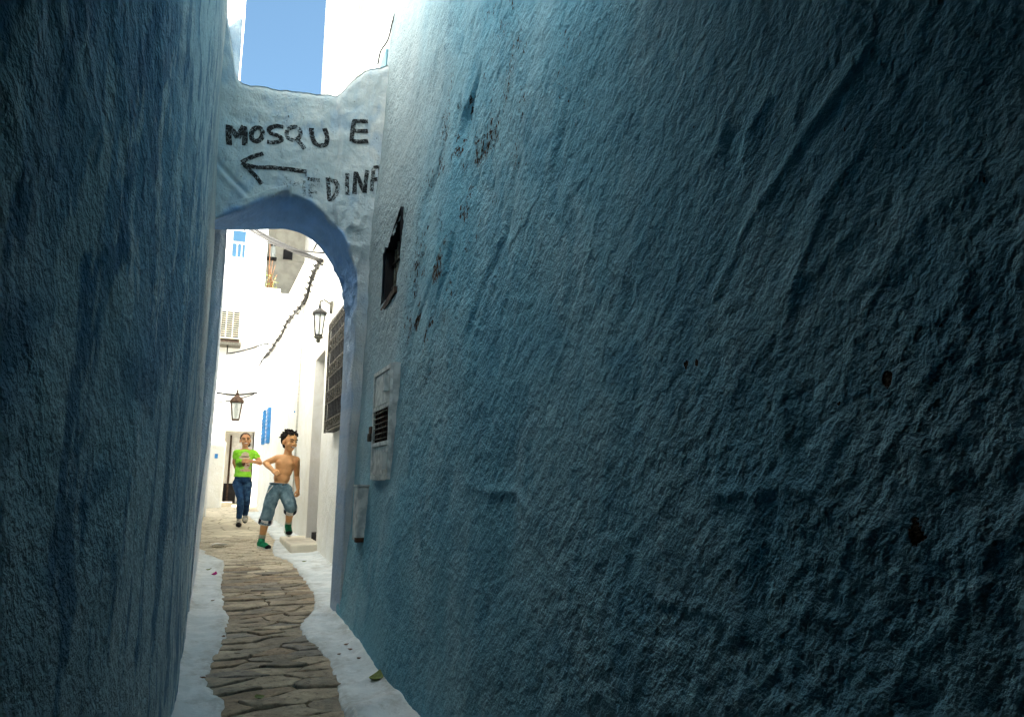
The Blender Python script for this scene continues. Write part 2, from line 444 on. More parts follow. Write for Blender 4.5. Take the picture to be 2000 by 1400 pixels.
def XL(y, z):                              # face of the left wall
    y = np.asarray(y, float)
    pl = np.array([(-4, -.78), (-1, -.70), (0, -.58), (.6, -.42), (1.1, -.27), (1.7, -.155), (2.4, -.10), (3.2, -.078), (4.6, -.078), (6.8, -.07), (16, -.075)])
    return np.interp(y, pl[:, 0], pl[:, 1]) - .016 * np.asarray(z, float)
def XR(y, z):                              # face of the right blue wall
    y = np.asarray(y, float); z = np.asarray(z, float)
    x = .785 + .07 * np.clip(z, 0, 5) + .02 * np.sin(y * 1.3 + .5)* sstep(4.4, 3.2, y)
    return x - .07 * sstep(3.75, 4.65, y) * sstep(1.2, 3.0, z) + .10 * sstep(1.6, -.6, y)
def XW(y):                                 # face of the white house beyond the arch
    return np.interp(y, [4.9, 6.3, 8, 10, 13, 17.8], [1.10, 1.12, 1.15, 1.16, 1.10, 1.00])

EDGE_L = [G(*p) for p in ((440, 1400), (440, 1372), (412, 1345), (408, 1320), (420, 1290), (442, 1250), (450, 1206), (437, 1188), (441, 1168), (432, 1148), (437, 1125), (440, 1097), (420, 1088), (402, 1083))]
EDGE_R = [G(*p) for p in ((668, 1400), (660, 1370), (655, 1340), (645, 1300), (622, 1270), (590, 1250), (583, 1222), (611, 1192), (613, 1166), (600, 1148), (577, 1113), (560, 1097), (533, 1086), (530, 1072), (535, 1056), (520, 1040), (507, 1028), (478, 1004))]
def edge_fn(pts, near):
    p = sorted([(q.y, q.x) for q in pts]); ys = np.array([-4.5] + [a for a, b in p]); xs = np.array([near] + [b for a, b in p])
    return lambda y: np.interp(y, ys, xs)
eL, eR = edge_fn(EDGE_L, .10), edge_fn(EDGE_R, .58)

# bed of the paving
ys = np.concatenate([np.linspace(-4.5, 2, 14), np.linspace(2.2, 10, 200), np.linspace(10.3, 24, 50)])
us = np.linspace(0, 1, 40)
Yg, Ug = np.meshgrid(ys, us, indexing='ij')
Xg = -.8 + Ug * 2.6
Zg = gz(Yg) - .004 + fbm(Xg * 6, Yg * 6, 0 * Xg, 3) * .008 + fbm(Xg * 1.2, Yg * 1.2, 3 + 0 * Xg, 2) * .012
path = mk_np('path', np.stack([Xg, Yg, Zg], -1), grid_faces(len(ys), len(us), flip=True), M['mortar'])
tag(path, 'stone paved lane climbing between whitewashed kerbs', 'path', kind='structure')
# far part of the street: worn slabs too small to tell apart
ys = np.linspace(10.3, 23, 90); us = np.linspace(0, 1, 24)
Yg, Ug = np.meshgrid(ys, us, indexing='ij'); Xg = -.5 + Ug * 2.2
Zg = gz(Yg) - .02 + .032 * sstep(10.3, 10.9, Yg) + fbm(Xg * 4, Yg * 4, 1 + 0 * Xg, 3) * .008
k = NT('far_slabs')
vor = k.n('ShaderNodeTexVoronoi', feature='DISTANCE_TO_EDGE'); vor.inputs['Scale'].default_value = 3.4
k.l(k.vec((1, 1.25, 1)), vor.inputs['Vector'])
jo = k.ramp(vor.outputs['Distance'], .01, .06)
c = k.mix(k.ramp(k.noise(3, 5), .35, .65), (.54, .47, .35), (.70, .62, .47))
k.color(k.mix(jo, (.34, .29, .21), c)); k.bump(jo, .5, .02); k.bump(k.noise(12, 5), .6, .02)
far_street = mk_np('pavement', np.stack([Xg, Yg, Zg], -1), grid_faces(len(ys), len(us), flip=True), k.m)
tag(far_street, 'sun bleached paving of the street beyond the arch', 'pavement', kind='structure')

# single flagstones: irregular cells fitted to one another
def flagstone(poly, i):
    cx, cy = np.mean(poly, 0)
    pts = []
    n = len(poly)
    for t in range(n):                                       # chip the long sides
        p, q = np.array(poly[t]), np.array(poly[(t + 1) % n]); L = np.linalg.norm(q - p); m = max(1, int(L / .035))
        for u in range(m):
            w = p + (q - p) * u / m
            if u: w = w + rng.normal(size=2) * .0045
            pts.append(w)
    pts = np.array(pts); d = pts - (cx, cy); r = np.linalg.norm(d, axis=1)[:, None] + 1e-6
    inset = random.uniform(.003, .007)
    pts = pts - d / r * inset; d = pts - (cx, cy); r = np.linalg.norm(d, axis=1)[:, None] + 1e-6
    hh = random.uniform(.002, .014); tx, ty = random.uniform(-.015, .015), random.uniform(-.025, .02)
    n = len(pts); V, Fc = [], []
    for ins, h in ((-.001, -.02), (0, .45), (.004, .9), (.012, 1.0), (.4, 1.0)):
        q = pts - d / r * ins if ins < .1 else np.array((cx, cy)) + d * (1 - ins)
        for x, y_ in q:
            z = gz(y_) + (hh * h if h > 0 else h) + max(h, 0) * ((x - cx) * tx + (y_ - cy) * ty + .003 * math.sin(x * 23 + i) * math.cos(y_ * 31 + 2 * i))
            V.append((x, y_, z))
    V.append((cx, cy, gz(cy) + hh))
    for k_ in range(4):
        for t in range(n): Fc.append((k_ * n + t, k_ * n + (t + 1) % n, (k_ + 1) * n + (t + 1) % n, (k_ + 1) * n + t))
    for t in range(n): Fc.append((4 * n + t, 4 * n + (t + 1) % n, 5 * n))
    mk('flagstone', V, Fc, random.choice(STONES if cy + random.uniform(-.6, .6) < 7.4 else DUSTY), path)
def clip_poly(poly, nx, ny, c):                              # keep nx*x + ny*y <= c
    out = []
    for t in range(len(poly)):
        p, q = poly[t], poly[(t + 1) % len(poly)]; a = nx * p[0] + ny * p[1] - c; b_ = nx * q[0] + ny * q[1] - c
        if a <= 0: out.append(p)
        if a * b_ < 0: f = a / (a - b_); out.append((p[0] + (q[0] - p[0]) * f, p[1] + (q[1] - p[1]) * f))
    return out
AN = 1.9                                                     # stones lie across the lane, wider than deep
seeds = []
y = 2.1; r_ = 0
while y < 10.6:
    dep = random.uniform(.085, .15) * (1.0 if y < 6.5 else 1.3)
    lo = float(eL(y)) if y < 8.5 else float(XL(y, 0)); hi = float(eR(y))
    x = lo - .02 + random.uniform(.02, .22)
    while x < hi + .06:
        seeds.append((x, y + random.uniform(-.5, .5) * dep)); x += random.choice((.14, .2, .28, .36)) * random.uniform(.8, 1.2)
    y += dep
seeds = np.array(seeds); ns = 0
for i, (sx_, sy_) in enumerate(seeds):
    poly = [(sx_ - .45, sy_ - .3), (sx_ + .45, sy_ - .3), (sx_ + .45, sy_ + .3), (sx_ - .45, sy_ + .3)]
    near = np.where((np.abs(seeds[:, 1] - sy_) < .65) & (np.abs(seeds[:, 0] - sx_) < .95))[0]
    for j in near:
        if j == i: continue
        ox, oy = seeds[j]                                    # bisector in the stretched metric
        nx_, ny_ = (ox - sx_) / AN ** 2, (oy - sy_)
        poly = clip_poly(poly, nx_, ny_, ((ox * ox - sx_ * sx_) / AN ** 2 + oy * oy - sy_ * sy_) / 2)
        if len(poly) < 3: break
    lo = (float(eL(sy_)) if sy_ < 8.5 else float(XL(sy_, 0))) - .03; hi = float(eR(sy_)) + .03
    poly = clip_poly(clip_poly(poly, -1, 0, -lo), 1, 0, hi) if len(poly) >= 3 else poly
    if len(poly) < 3: continue
    pa = np.array(poly); area = .5 * abs(np.dot(pa[:, 0], np.roll(pa[:, 1], 1)) - np.dot(pa[:, 1], np.roll(pa[:, 0], 1)))
    if area > .0022: flagstone(poly, i); ns += 1
print('flagstones', ns)

def kerb(name, yr, wall, edge, side, label, hfun, nu=44):
    ny = int((yr[1] - yr[0]) / .022); ys = np.linspace(*yr, ny); us = np.linspace(0, 1, nu)
    Yg, Ug = np.meshgrid(ys, us, indexing='ij')
    ed = edge(ys) + fbm(ys * 9, 0 * ys + 3, 0 * ys, 3) * .014
    wl = wall(ys)
    Xg = wl[:, None] * (1 - Ug) + ed[:, None] * Ug
    dist = np.abs(Xg - ed[:, None]); dw = np.abs(Xg - wl[:, None])
    h = hfun(Yg, Xg) * np.sqrt(np.clip(dist / .035, 0, 1)) - .02 * (dist < 1e-6)
    cove = .018 * np.clip(1 - (dw - .05) / .10, 0, 1) ** 2.2
    Zg = gz(Yg) + h + cove + fbm(Xg * 7, Yg * 7, 0 * Xg + side, 4) * .0035
    o = mk_np(name, np.stack([Xg, Yg, Zg], -1), grid_faces(ny, nu, flip=(side < 0)), M['kerb'])
    n1 = fbm(Xg * 9, Yg * 6, 0 * Xg + 3 + side, 4, .6); n2 = fbm(Xg * 3, Yg * 2.5, 0 * Xg + 8 + side, 3)
    gr_ = sstep(.10, .0, dist + .10 * n1) * .8 + sstep(.12, .02, dw + .12 * n1 - .04) * .3 + .8 * sstep(.08, .45, n2 + .4 * n1)
    ga = o.data.attributes.new('grime', 'FLOAT', 'POINT'); ga.data.foreach_set('value', np.clip(gr_, 0, 1).astype(np.float32).ravel())
    return tag(o, label, 'kerb', kind='structure')
kerb('kerb', (2.3, 8.9), lambda y: XL(y, 0) - .06, lambda y: np.maximum(eL(y), XL(y, 0) + .015), 1, 'narrow whitewashed kerb strip along the shaded left wall',
     lambda Y, X: .016 + 0 * Y)
def right_h(Y, X):
    ridge = .035 * np.exp(-((Y - 2.90 - .05 * np.sin(X * 9)) / .09) ** 2) * sstep(.40, .62, X) * sstep(.84, .70, X)
    return .018 + ridge
kerb('kerb', (2.2, 16.5), lambda y: np.where(y < 4.8, XR(np.minimum(y, 4.75), 0) + .05, np.maximum(XW(np.maximum(y, 4.9)), .9) + .05), eR, -1,
     'broad wavy whitewashed kerb strip from the big wall to the house step', right_h)

# ================================================================ alley walls
HR, HL = 6.0, 4.72                        # heights of the two alley walls
def wall_relief(y, z, s, amp=1.0):
    a = -y * .55 + z * .83; b = y * .83 + z * .55
    d = fbm(y * 1.1 + s, z * 1.0, 0 * y + s, 3) * .022
    d = d + fbm(y * 4.2, z * 3.6, 0 * y + 2 + s, 3) * .007
    wx, wz = .3 * perlin(y * 3, z * 3, 0 * y + 5), .3 * perlin(y * 3, z * 3, 0 * y + 6)
    sel = sstep(-.15, .35, perlin(y * .9, z * .8, 0 * y + 20 + s))
    r = np.clip(ridged(a * 1.3 + s + wx, b * 3.2 + wz, 0 * y + 4 + s), 0, 1) ** 12
    d = d + r * .007 * sel
    r2 = np.clip(ridged(a * 3.4 + 9 + s + wz, b * 7 + wx, 0 * y + 7 + s), 0, 1) ** 6
    d = d + r2 * .005 * sstep(0, .5, perlin(y * 1.6, z * 1.3, 0 * y + 25 + s))
    gr_ = .55 + .55 * sstep(-.25, .30, fbm(y * .9, z * .9, 0 * y + s + 50, 3))
    d = d + fbm(a * 12, b * 16, 0 * y + 11 + s, 3, .7) * .0045 * gr_
    d = d + perlin(a * 34, b * 44, 0 * y + 31 + s) * .0034 * gr_
    d = d - np.clip(perlin(y * 9, z * 4.0, 0 * y + 14 + s) - .40, 0, 1) * .05      # elongated pits
    if s == 0.0:                                                   # gouges and trowel ridges of the big wall
        zn = np.exp(-(((y - 2.75) / 1.2) ** 2 + ((z - 2.35) / 1.0) ** 2))
        d = d - np.clip(perlin(b * 7.5 + .8 * perlin(y * 4, z * 4, 0 * y + 1), a * 2.4, 0 * y + 70) - .16, 0, 1) * .085 * zn
        d = d - np.clip(perlin(b * 15, a * 6, 0 * y + 75) - .25, 0, 1) * .035 * zn
        for pts, hgt, wid in (([(1.07, 1.33), (.994, 1.442), (.855, 1.563), (.707, 1.661)], .010, .010), ([(.90, 1.20), (.862, 1.31), (.816, 1.408)], .006, .008),
                              ([(1.05, .93), (.961, .937), (.873, .950), (.788, .892)], .010, .012), ([(.86, .76), (.803, .74), (.75, .69)], .007, .010),
                              ([(1.30, .74), (1.208, .71), (1.10, .725), (1.012, .696)], .007, .012), ([(2.35, .95), (2.133, .925), (1.95, .93), (1.822, .856)], .012, .018), ([(1.75, 1.25), (1.6, 1.5), (1.52, 1.75)], .008, .012)):
            best = np.full(y.shape, 9.0)
            for (ya, za), (yb, zb) in zip(pts[:-1], pts[1:]):
                L2 = (yb - ya) ** 2 + (zb - za) ** 2; t = np.clip(((y - ya) * (yb - ya) + (z - za) * (zb - za)) / L2, 0, 1)
                best = np.minimum(best, np.hypot(y - ya - t * (yb - ya), z - za - t * (zb - za)) + .012 * perlin(y * 14, z * 14, 0 * y + 90))
            d = d + .55 * hgt * np.exp(-(np.clip(best, 0, 9) / wid) ** 1.5)
    return d * amp
def build_wall(name, fn, ys, zs, sgn, mat, seed, hole=None, parent=None, pal=None, amp=1.0, **kw):
    Yg, Zg = np.meshgrid(ys, zs, indexing='ij')
    D = wall_relief(Yg, Zg, seed, amp)
    Xg = fn(Yg, Zg) - sgn * D
    Fq = grid_faces(len(ys), len(zs), flip=(sgn > 0))
    if hole is not None:
        cyy = Yg.reshape(-1)[Fq].mean(1); czz = Zg.reshape(-1)[Fq].mean(1)
        Fq = Fq[~hole(cyy, czz)]
    o = mk_np(name, np.stack([Xg, Yg, Zg], -1), Fq, mat, parent)
    coat(o, Yg, Zg, *pal, seed, **kw); return o
# right wall
right = empty('alley_wall', (1.5, 1.0, 0))
tag(right, 'huge rough blue plastered wall with iron barred window and meter cabinet', 'wall')
ysR = np.concatenate([np.linspace(-4, .35, 40, endpoint=False), .35 * (4.72 / .35) ** np.linspace(0, 1, 470)])
zsR = np.concatenate([np.linspace(-.15, .05, 6, endpoint=False), np.linspace(.05, 3.0, 330, endpoint=False), np.linspace(3.0, 4.9, 130, endpoint=False), np.linspace(4.9, HR, 14)])
WPOLY = [(3.90, 2.60), (4.27, 2.43), (4.34, 2.06), (3.90, 2.12)]
def in_window(y, z):
    top = np.interp(y, [3.90, 4.20, 4.25], [2.60, 2.45, 2.41]) + .02 * np.sin(y * 60)
    bot = np.interp(y, [3.90, 4.25], [2.12, 2.07])
    return (y > 3.90) & (y < 4.25) & (z < top) & (z > bot)
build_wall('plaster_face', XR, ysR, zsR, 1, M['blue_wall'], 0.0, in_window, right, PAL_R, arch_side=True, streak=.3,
           zone=lambda y, z: np.exp(-(((y - 2.75) / 1.1) ** 2 + ((z - 2.4) / .8) ** 2)) + .9 * np.exp(-(((y - 3.15) / .35) ** 2 + ((z - 1.75) / .3) ** 2)) + .06)
MB().box((1.32, -4, -.2), (6, 4.9, HR - .02)).build('building_core', M['core'], right)
# rear end of that wall where it turns behind the arch
MB().box((.99, 4.74, 2.2), (1.4, 4.96, 4.25)).build('wall_return', M['core'], right)
# barred window set in the wall
win = empty('barred_window', (.95, 4.1, 2.06)); win.parent = right; win.matrix_parent_inverse = Matrix.Translation(-origin_of(right))
xw = .94
w = MB()
ring = [(3.885, 2.62), (4.265, 2.45), (4.265, 2.04), (3.885, 2.10)]
def reveal(ring, x0, x1):
    V = [(x0, a, b) for a, b in ring] + [(x1, a, b) for a, b in ring]
    return V, [(i, (i + 1) % 4, 4 + (i + 1) % 4, 4 + i) for i in range(4)]
w.add(*reveal(ring, xw - .004, xw + .16)); w.build('reveal', M['dark'], win)
mk('dark_pane', [(xw + .13, a, b) for a, b in ring], [(0, 1, 2, 3)], M['dark'], win, False)
for k_ in range(5):
    yb = 3.94 + k_ * .068
    MB().tube([(xw + .05, yb, 2.05), (xw + .05, yb, np.interp(yb, [3.9, 4.27, 4.33], [2.6, 2.43, 2.4]))], .007, 6).build('bar', M['old_iron'], win, True)
for zb in (2.2, 2.36):
    MB().box((xw + .04, 3.9, zb - .008), (xw + .048, 4.25, zb + .008)).build('cross_bar', M['old_iron'], win)
MB().box((xw + .06, 3.9, 2.10), (xw + .085, 3.95, 2.56)).build('frame_post', M['brownwood'], win)
q = MB(); q.add([(xw - .035, 3.87, 2.105), (xw - .03, 4.28, 2.045), (xw + .12, 4.28, 2.06), (xw + .12, 3.87, 2.125), (xw - .03, 3.87, 2.07), (xw - .025, 4.28, 2.005), (xw + .12, 4.28, 2.01), (xw + .12, 3.87, 2.08)],
      [(0, 1, 2, 3), (7, 6, 5, 4), (0, 4, 5, 1), (1, 5, 6, 2), (2, 6, 7, 3), (3, 7, 4, 0)]); q.build('sill', M['brownwood'], win)

# left wall
left = empty('alley_wall', (-1.2, 1.0, 0))
tag(left, 'tall dark blue wall with vertical worn streaks, edge on to the lane', 'wall')
ysL = np.concatenate([np.linspace(-4, .8, 30, endpoint=False), np.linspace(.8, 5.06, 380)])
zsL = np.concatenate([np.linspace(-.15, .05, 6, endpoint=False), np.linspace(.05, HL, 360)])
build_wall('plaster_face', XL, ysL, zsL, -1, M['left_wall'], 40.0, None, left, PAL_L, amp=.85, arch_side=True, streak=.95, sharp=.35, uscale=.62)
MB().box((-6, -4, -.2), (-1.05, 5.06, HL - .02)).build('building_core', M['core'], left)
MB().box((-6, -4, HL - .01), (-.17, 5.06, 8.0)).build('upper_wall', M['white_upper'], left)  # unseen white wall, raised to bounce sunlight down into the lane
MB().add([(-1.1, 5.05, -.1), (-.10, 5.05, -.1), (-.17, 5.05, HL), (-1.1, 5.05, HL)], [(0, 1, 2, 3)]).build('wall_end', M['core'], left)
# added roof and end wall, out of view, that darken the near lane
roofo = MB(); roofo.box((-1.3, -4.2, 2.42), (1.45, 1.32, 2.7)); roofo.box((-1.3, -4.25, -.2), (1.45, -4.02, 2.42))
tag(roofo.build('shade_roof', M['roof']), 'added unseen roof and end wall shading the near end of the lane', 'roof', kind='structure')

# ================================================================ the arch
arch = empty('arch', (.35, 4.8, 0))
tag(arch, 'pale blue plastered arch across the lane with black hand painted lettering', 'arch')
FRONT, BACK = 4.6, 5.02
NS = 300
inner_f = spline([(-.20, 2.57), (-.05, 2.66), (.12, 2.77), (.27, 2.87), (.34, 2.89), (.45, 2.87), (.58, 2.79), (.69, 2.66), (.775, 2.50), (.815, 2.34), (.82, 2.1), (.81, 1.5), (.80, .8), (.80, -.05)], NS)
inner_b = spline([(-.20, 2.70), (-.05, 2.72), (.12, 2.745), (.28, 2.775), (.37, 2.785), (.48, 2.765), (.59, 2.70), (.70, 2.56), (.77, 2.42), (.81, 2.25), (.815, 2.0), (.815, 1.5), (.81, .8), (.80, -.05)], NS)
outer = spline([(-.24, 4.6), (-.10, 3.95), (-.03, 3.66), (.16, 3.665), (.28, 3.67), (.40, 3.69), (.53, 3.70), (.64, 3.72), (.76, 3.88), (.92, 4.0), (1.12, 3.9), (1.25, 2.4), (1.25, 1.2), (1.25, -.05)], NS)
outer[:, 1] += fbm(np.linspace(0, 14, NS), 0, 3.3, 3) * .02
def face_y(X, Z):
    X, Z = np.asarray(X, float), np.asarray(Z, float)
    y = FRONT + fbm(X * 2.6, 0 * X, Z * 2.6, 3) * -.030 + fbm(X * 10, 0 * X + 4, Z * 10, 3) * -.010
    y = y + .028 * sstep(.665, .635, X + .015 * np.sin(Z * 9))
    top = 2.70 + (X + .15) / .45 * .235                       # proud sloping ledge over the left half of the opening
    band = sstep(.007, -.007, Z - top + .008 * np.sin(X * 21)) * sstep(.36, .33, X)
    y = y - .06 * band
    l2 = 3.02 - (X + .10) * .95                               # a groove left by an old shelf
    y = y + .022 * np.exp(-((Z - l2) / .022) ** 2) * sstep(.12, .02, X) - .015 * np.exp(-((Z - l2 + .05) / .03) ** 2) * sstep(.12, .02, X)
    return y
rows = []
nF, nS_, nT = 110, 36, 14
for t in np.linspace(0, 1, nT, endpoint=False):               # over the top, back to front
    y0 = face_y(outer[:, 0], outer[:, 1]); rows.append(np.stack([outer[:, 0], BACK + .1 + (y0 - BACK - .1) * t, outer[:, 1] + .03 * math.sin(math.pi * t)], -1))
for t in np.linspace(0, 1, nF, endpoint=False):               # down the face
    p = outer * (1 - t) + inner_f * t
    d_in = np.linalg.norm(p - inner_f, axis=1); d_out = np.linalg.norm(p - outer, axis=1)
    rnd = .018 * (1 - np.sqrt(np.clip(1 - np.clip(1 - d_in / .022, 0, 1) ** 2, 0, 1))) + .05 * (1 - np.sqrt(np.clip(1 - np.clip(1 - d_out / .08, 0, 1) ** 2, 0, 1)))
    rows.append(np.stack([p[:, 0], face_y(p[:, 0], p[:, 1]) + rnd, p[:, 1]], -1))
for t in np.linspace(0, 1, nS_, endpoint=False):              # soffit and jamb
    p = inner_f * (1 - t) + inner_b * t
    y0 = face_y(inner_f[:, 0], inner_f[:, 1]) + .018
    y = y0 + (BACK - y0) * t
    lump = fbm(p[:, 0] * 7, y * 7, p[:, 1] * 7, 4)
    near = np.exp(-(((p[:, 0] - .80) / .2) ** 2 + ((p[:, 1] - 2.35) / .4) ** 2))
    off = lump * (.012 + .035 * near)
    c = np.array([.35, 1.9]); dirv = p - c; dirv /= np.linalg.norm(dirv, axis=1)[:, None]
    p = p - dirv * off[:, None]
    rows.append(np.stack([p[:, 0], y + 0 * p[:, 0], p[:, 1]], -1))
for t in np.linspace(0, 1, 12, endpoint=False):               # back
    p = inner_b * (1 - t) + outer * t; rows.append(np.stack([p[:, 0], BACK + .1 * t + 0 * p[:, 0], p[:, 1]], -1))
A = np.stack(rows, 0)
# extra lumps where the plaster is thick at the right haunch
lm = np.exp(-(((A[..., 0] - .74) / .12) ** 2 + ((A[..., 2] - 2.62) / .33) ** 2)) * (A[..., 1] < BACK - .05)
A[..., 1] -= lm * np.clip(perlin(A[..., 0] * 13, A[..., 1] * 5, A[..., 2] * 13) + .1, 0, 1) * .06
nr = A.shape[0]
arch_body = mk_np('plaster_body', A, grid_faces(nr, NS, close_u=True), M['arch'], arch)
coat(arch_body, A[..., 0], A[..., 2], *PAL_A, 5.0, streak=.25, zone=lambda u, w: .6 + 0 * u)
cv = np.empty(A.shape[0] * A.shape[1] * 4, np.float32); arch_body.data.color_attributes['coat'].data.foreach_get('color', cv); cv = cv.reshape(nr, NS, 4)
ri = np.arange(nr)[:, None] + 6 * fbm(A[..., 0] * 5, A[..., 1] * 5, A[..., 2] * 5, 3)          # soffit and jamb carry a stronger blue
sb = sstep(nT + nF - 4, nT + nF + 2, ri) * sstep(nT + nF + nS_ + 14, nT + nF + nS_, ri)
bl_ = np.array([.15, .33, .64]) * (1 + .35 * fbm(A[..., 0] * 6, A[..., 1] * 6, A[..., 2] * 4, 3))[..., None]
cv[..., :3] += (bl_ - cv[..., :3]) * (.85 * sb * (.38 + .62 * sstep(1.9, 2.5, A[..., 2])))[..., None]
cv[nT + nF + nS_ + 1:, :, :3] = (.80, .79, .75)                                              # unseen street side set white to bounce light into the street
arch_body.data.color_attributes['coat'].data.foreach_set('color', np.clip(cv, 0, 1).ravel())
bm = bmesh.new(); bm.from_mesh(arch_body.data); bmesh.ops.recalc_face_normals(bm, faces=bm.faces); bm.to_mesh(arch_body.data); bm.free()

# painted lettering, brushed on the rough face
def cp(x, y): return (380 + x * .343, y * .343)               # measured on an enlargement
def stroke(mb, pts, wpx, n=None):
    pts = [P(*p, FRONT) for p in pts]; q = np.array([(p.x, p.z) for p in pts])
    L = np.linalg.norm(np.diff(q, axis=0), axis=1).sum(); n = n or max(6, int(L / .008))
    c = spline(q, n) if len(q) > 2 else np.stack([np.linspace(q[0, k], q[1, k], n) for k in (0, 1)], -1)
    t = np.gradient(c, axis=0); t /= np.linalg.norm(t, axis=1)[:, None] + 1e-9; nn = np.stack([-t[:, 1], t[:, 0]], -1)
    w = wpx * .00338 * (1 + .18 * perlin(np.linspace(0, L * 40, n), wpx + q[0, 0] * 50, 1.5))
    m = 7; V = []
    for s in np.linspace(-.5, .5, m):
        x = c[:, 0] + nn[:, 0] * w * s; z = c[:, 1] + nn[:, 1] * w * s
        V.append(np.stack([x, face_y(x, z) - .0045 - .0008 * len(mb.v) / 400, z], -1))
    V = np.stack(V, 1).reshape(-1, 3)
    mb.add(V, grid_faces(n, m))
def ell(cx, cy, rx, ry, rot=0): return [cp(cx + rx * math.cos(a) * math.cos(rot) - ry * math.sin(a) * math.sin(rot), cy + rx * math.cos(a) * math.sin(rot) + ry * math.sin(a) * math.cos(rot)) for a in np.linspace(-1.8, 4.6, 15)]
def letter(strokes, mat, wpx, name='painted_letter'):
    mb = MB()
    for s in strokes: stroke(mb, s, wpx)
    return mb.build(name, mat, arch, True)
C = lambda *p: [cp(*x) for x in p]
letter([C((196, 702), (194, 760), (198, 818)), C((205, 712), (228, 750), (246, 778)), C((244, 778), (262, 745), (284, 708)), C((285, 706), (288, 760), (287, 822))], M['ink'], 11)
letter([ell(357, 755, 32, 40, .3)], M['ink'], 10)
letter([C((508, 712), (465, 706), (428, 722), (432, 745), (470, 762), (496, 778), (488, 798), (450, 802), (415, 796))], M['ink'], 9)
letter([ell(566, 752, 40, 38), C((575, 778), (605, 812), (628, 845))], M['ink_mid'], 8.5)
letter([C((668, 722), (672, 770), (690, 812), (722, 824), (752, 812), (756, 770), (742, 724))], M['ink'], 10)
letter([C((908, 690), (898, 752), (892, 812)), C((902, 694), (945, 694), (986, 694)), C((902, 746), (945, 748), (988, 746)), C((892, 808), (940, 808), (988, 804))], M['ink'], 9)
letter([C((268, 918), (300, 898), (345, 880), (392, 866)), C((268, 922), (310, 955), (345, 990), (384, 1040)), C((275, 925), (345, 942), (420, 946), (500, 952), (580, 962), (640, 972))], M['ink'], 8.5, 'painted_arrow')
letter([C((645, 1010), (680, 1016), (716, 1020))], M['ink_mid'], 8, 'painted_dash')
letter([C((518, 1000), (520, 1080)), C((520, 1005), (570, 1050)), C((570, 1050), (622, 1020)), C((625, 1020), (625, 1112))], M['ink_faint'], 7)
letter([C((662, 1040), (660, 1118)), C((662, 1045), (712, 1052)), C((662, 1085), (702, 1090))], M['ink_faint'], 7)
letter([C((762, 1000), (768, 1070), (772, 1140)), C((765, 1004), (805, 1030), (816, 1075), (800, 1112), (775, 1132))], M['ink_mid'], 9)
letter([C((870, 988), (868, 1050), (872, 1112))], M['ink_mid'], 8.5)
letter([C((915, 982), (912, 1050), (910, 1106)), C((918, 985), (940, 1040), (966, 1100)), C((982, 975), (972, 1040), (968, 1100))], M['ink'], 8.5)
letter([C((1018, 960), (1010, 1030), (1006, 1092)), C((1018, 960), (1055, 952)), C((1056, 950), (1052, 1010), (1046, 1074)), C((1012, 1032), (1050, 1022))], M['ink_mid'], 8)

#@@BEYOND
# ================================================================ houses beyond the arch
house = empty('white_house', (1.8, 11, 0))
tag(house, 'white house with ornate iron window grille, deep doorway and wall lantern', 'house')
DY0, DY1, DZ = 8.42, 9.30, 2.58
ysW = np.unique(np.concatenate([np.linspace(4.9, 17.8, 300), [DY0, DY1]])); zsW = np.unique(np.concatenate([np.linspace(-.1, 4.62, 150), [DZ]]))
Yg, Zg = np.meshgrid(ysW, zsW, indexing='ij')
nearD = 1 - sstep(0, .25, np.maximum(np.maximum(DY0 - Yg, Yg - DY1), Zg - DZ))
rel = (fbm(Yg * 1.2, Zg * .7, 0 * Yg + 60, 3) * .035 + fbm(Yg * 5, Zg * 3, 0 * Yg + 61, 3) * .008) * (1 - .8 * nearD)
Xg = XW(Yg) - rel + .06 * np.clip((Zg - 4.3) / .32, 0, 1) ** 2
Fq = grid_faces(len(ysW), len(zsW), flip=True)
cyy = Yg.reshape(-1)[Fq].mean(1); czz = Zg.reshape(-1)[Fq].mean(1)
Fq = Fq[~((cyy > DY0) & (cyy < DY1) & (czz < DZ))]
mk_np('street_wall', np.stack([Xg, Yg, Zg], -1), Fq, M['white_wall'], house)
MB().box((1.45, 4.97, -.1), (7, 17.8, 4.55)).build('house_core', M['white_upper'], house)
# parapet coping
cop = MB(); n = 60
for i in range(n - 1):
    ya, yb = 4.95 + i * (17.85 - 4.95) / (n - 1), 4.95 + (i + 1) * (17.85 - 4.95) / (n - 1)
    xa, xb = float(XW(ya)), float(XW(yb))
    cop.add([(xa + .03, ya, 4.55), (xb + .03, yb, 4.55), (xb + .5, yb, 4.55), (xa + .5, ya, 4.55), (xa + .05, ya, 4.68), (xb + .05, yb, 4.68), (xb + .5, yb, 4.68), (xa + .5, ya, 4.68)],
            [(0, 1, 5, 4), (4, 5, 6, 7), (1, 2, 6, 5), (3, 0, 4, 7)])
cop.build('parapet', M['white_upper'], house)
MB().box((1.02, 17.78, -.1), (1.5, 17.9, 4.6)).build('end_wall', M['white_wall'], house)
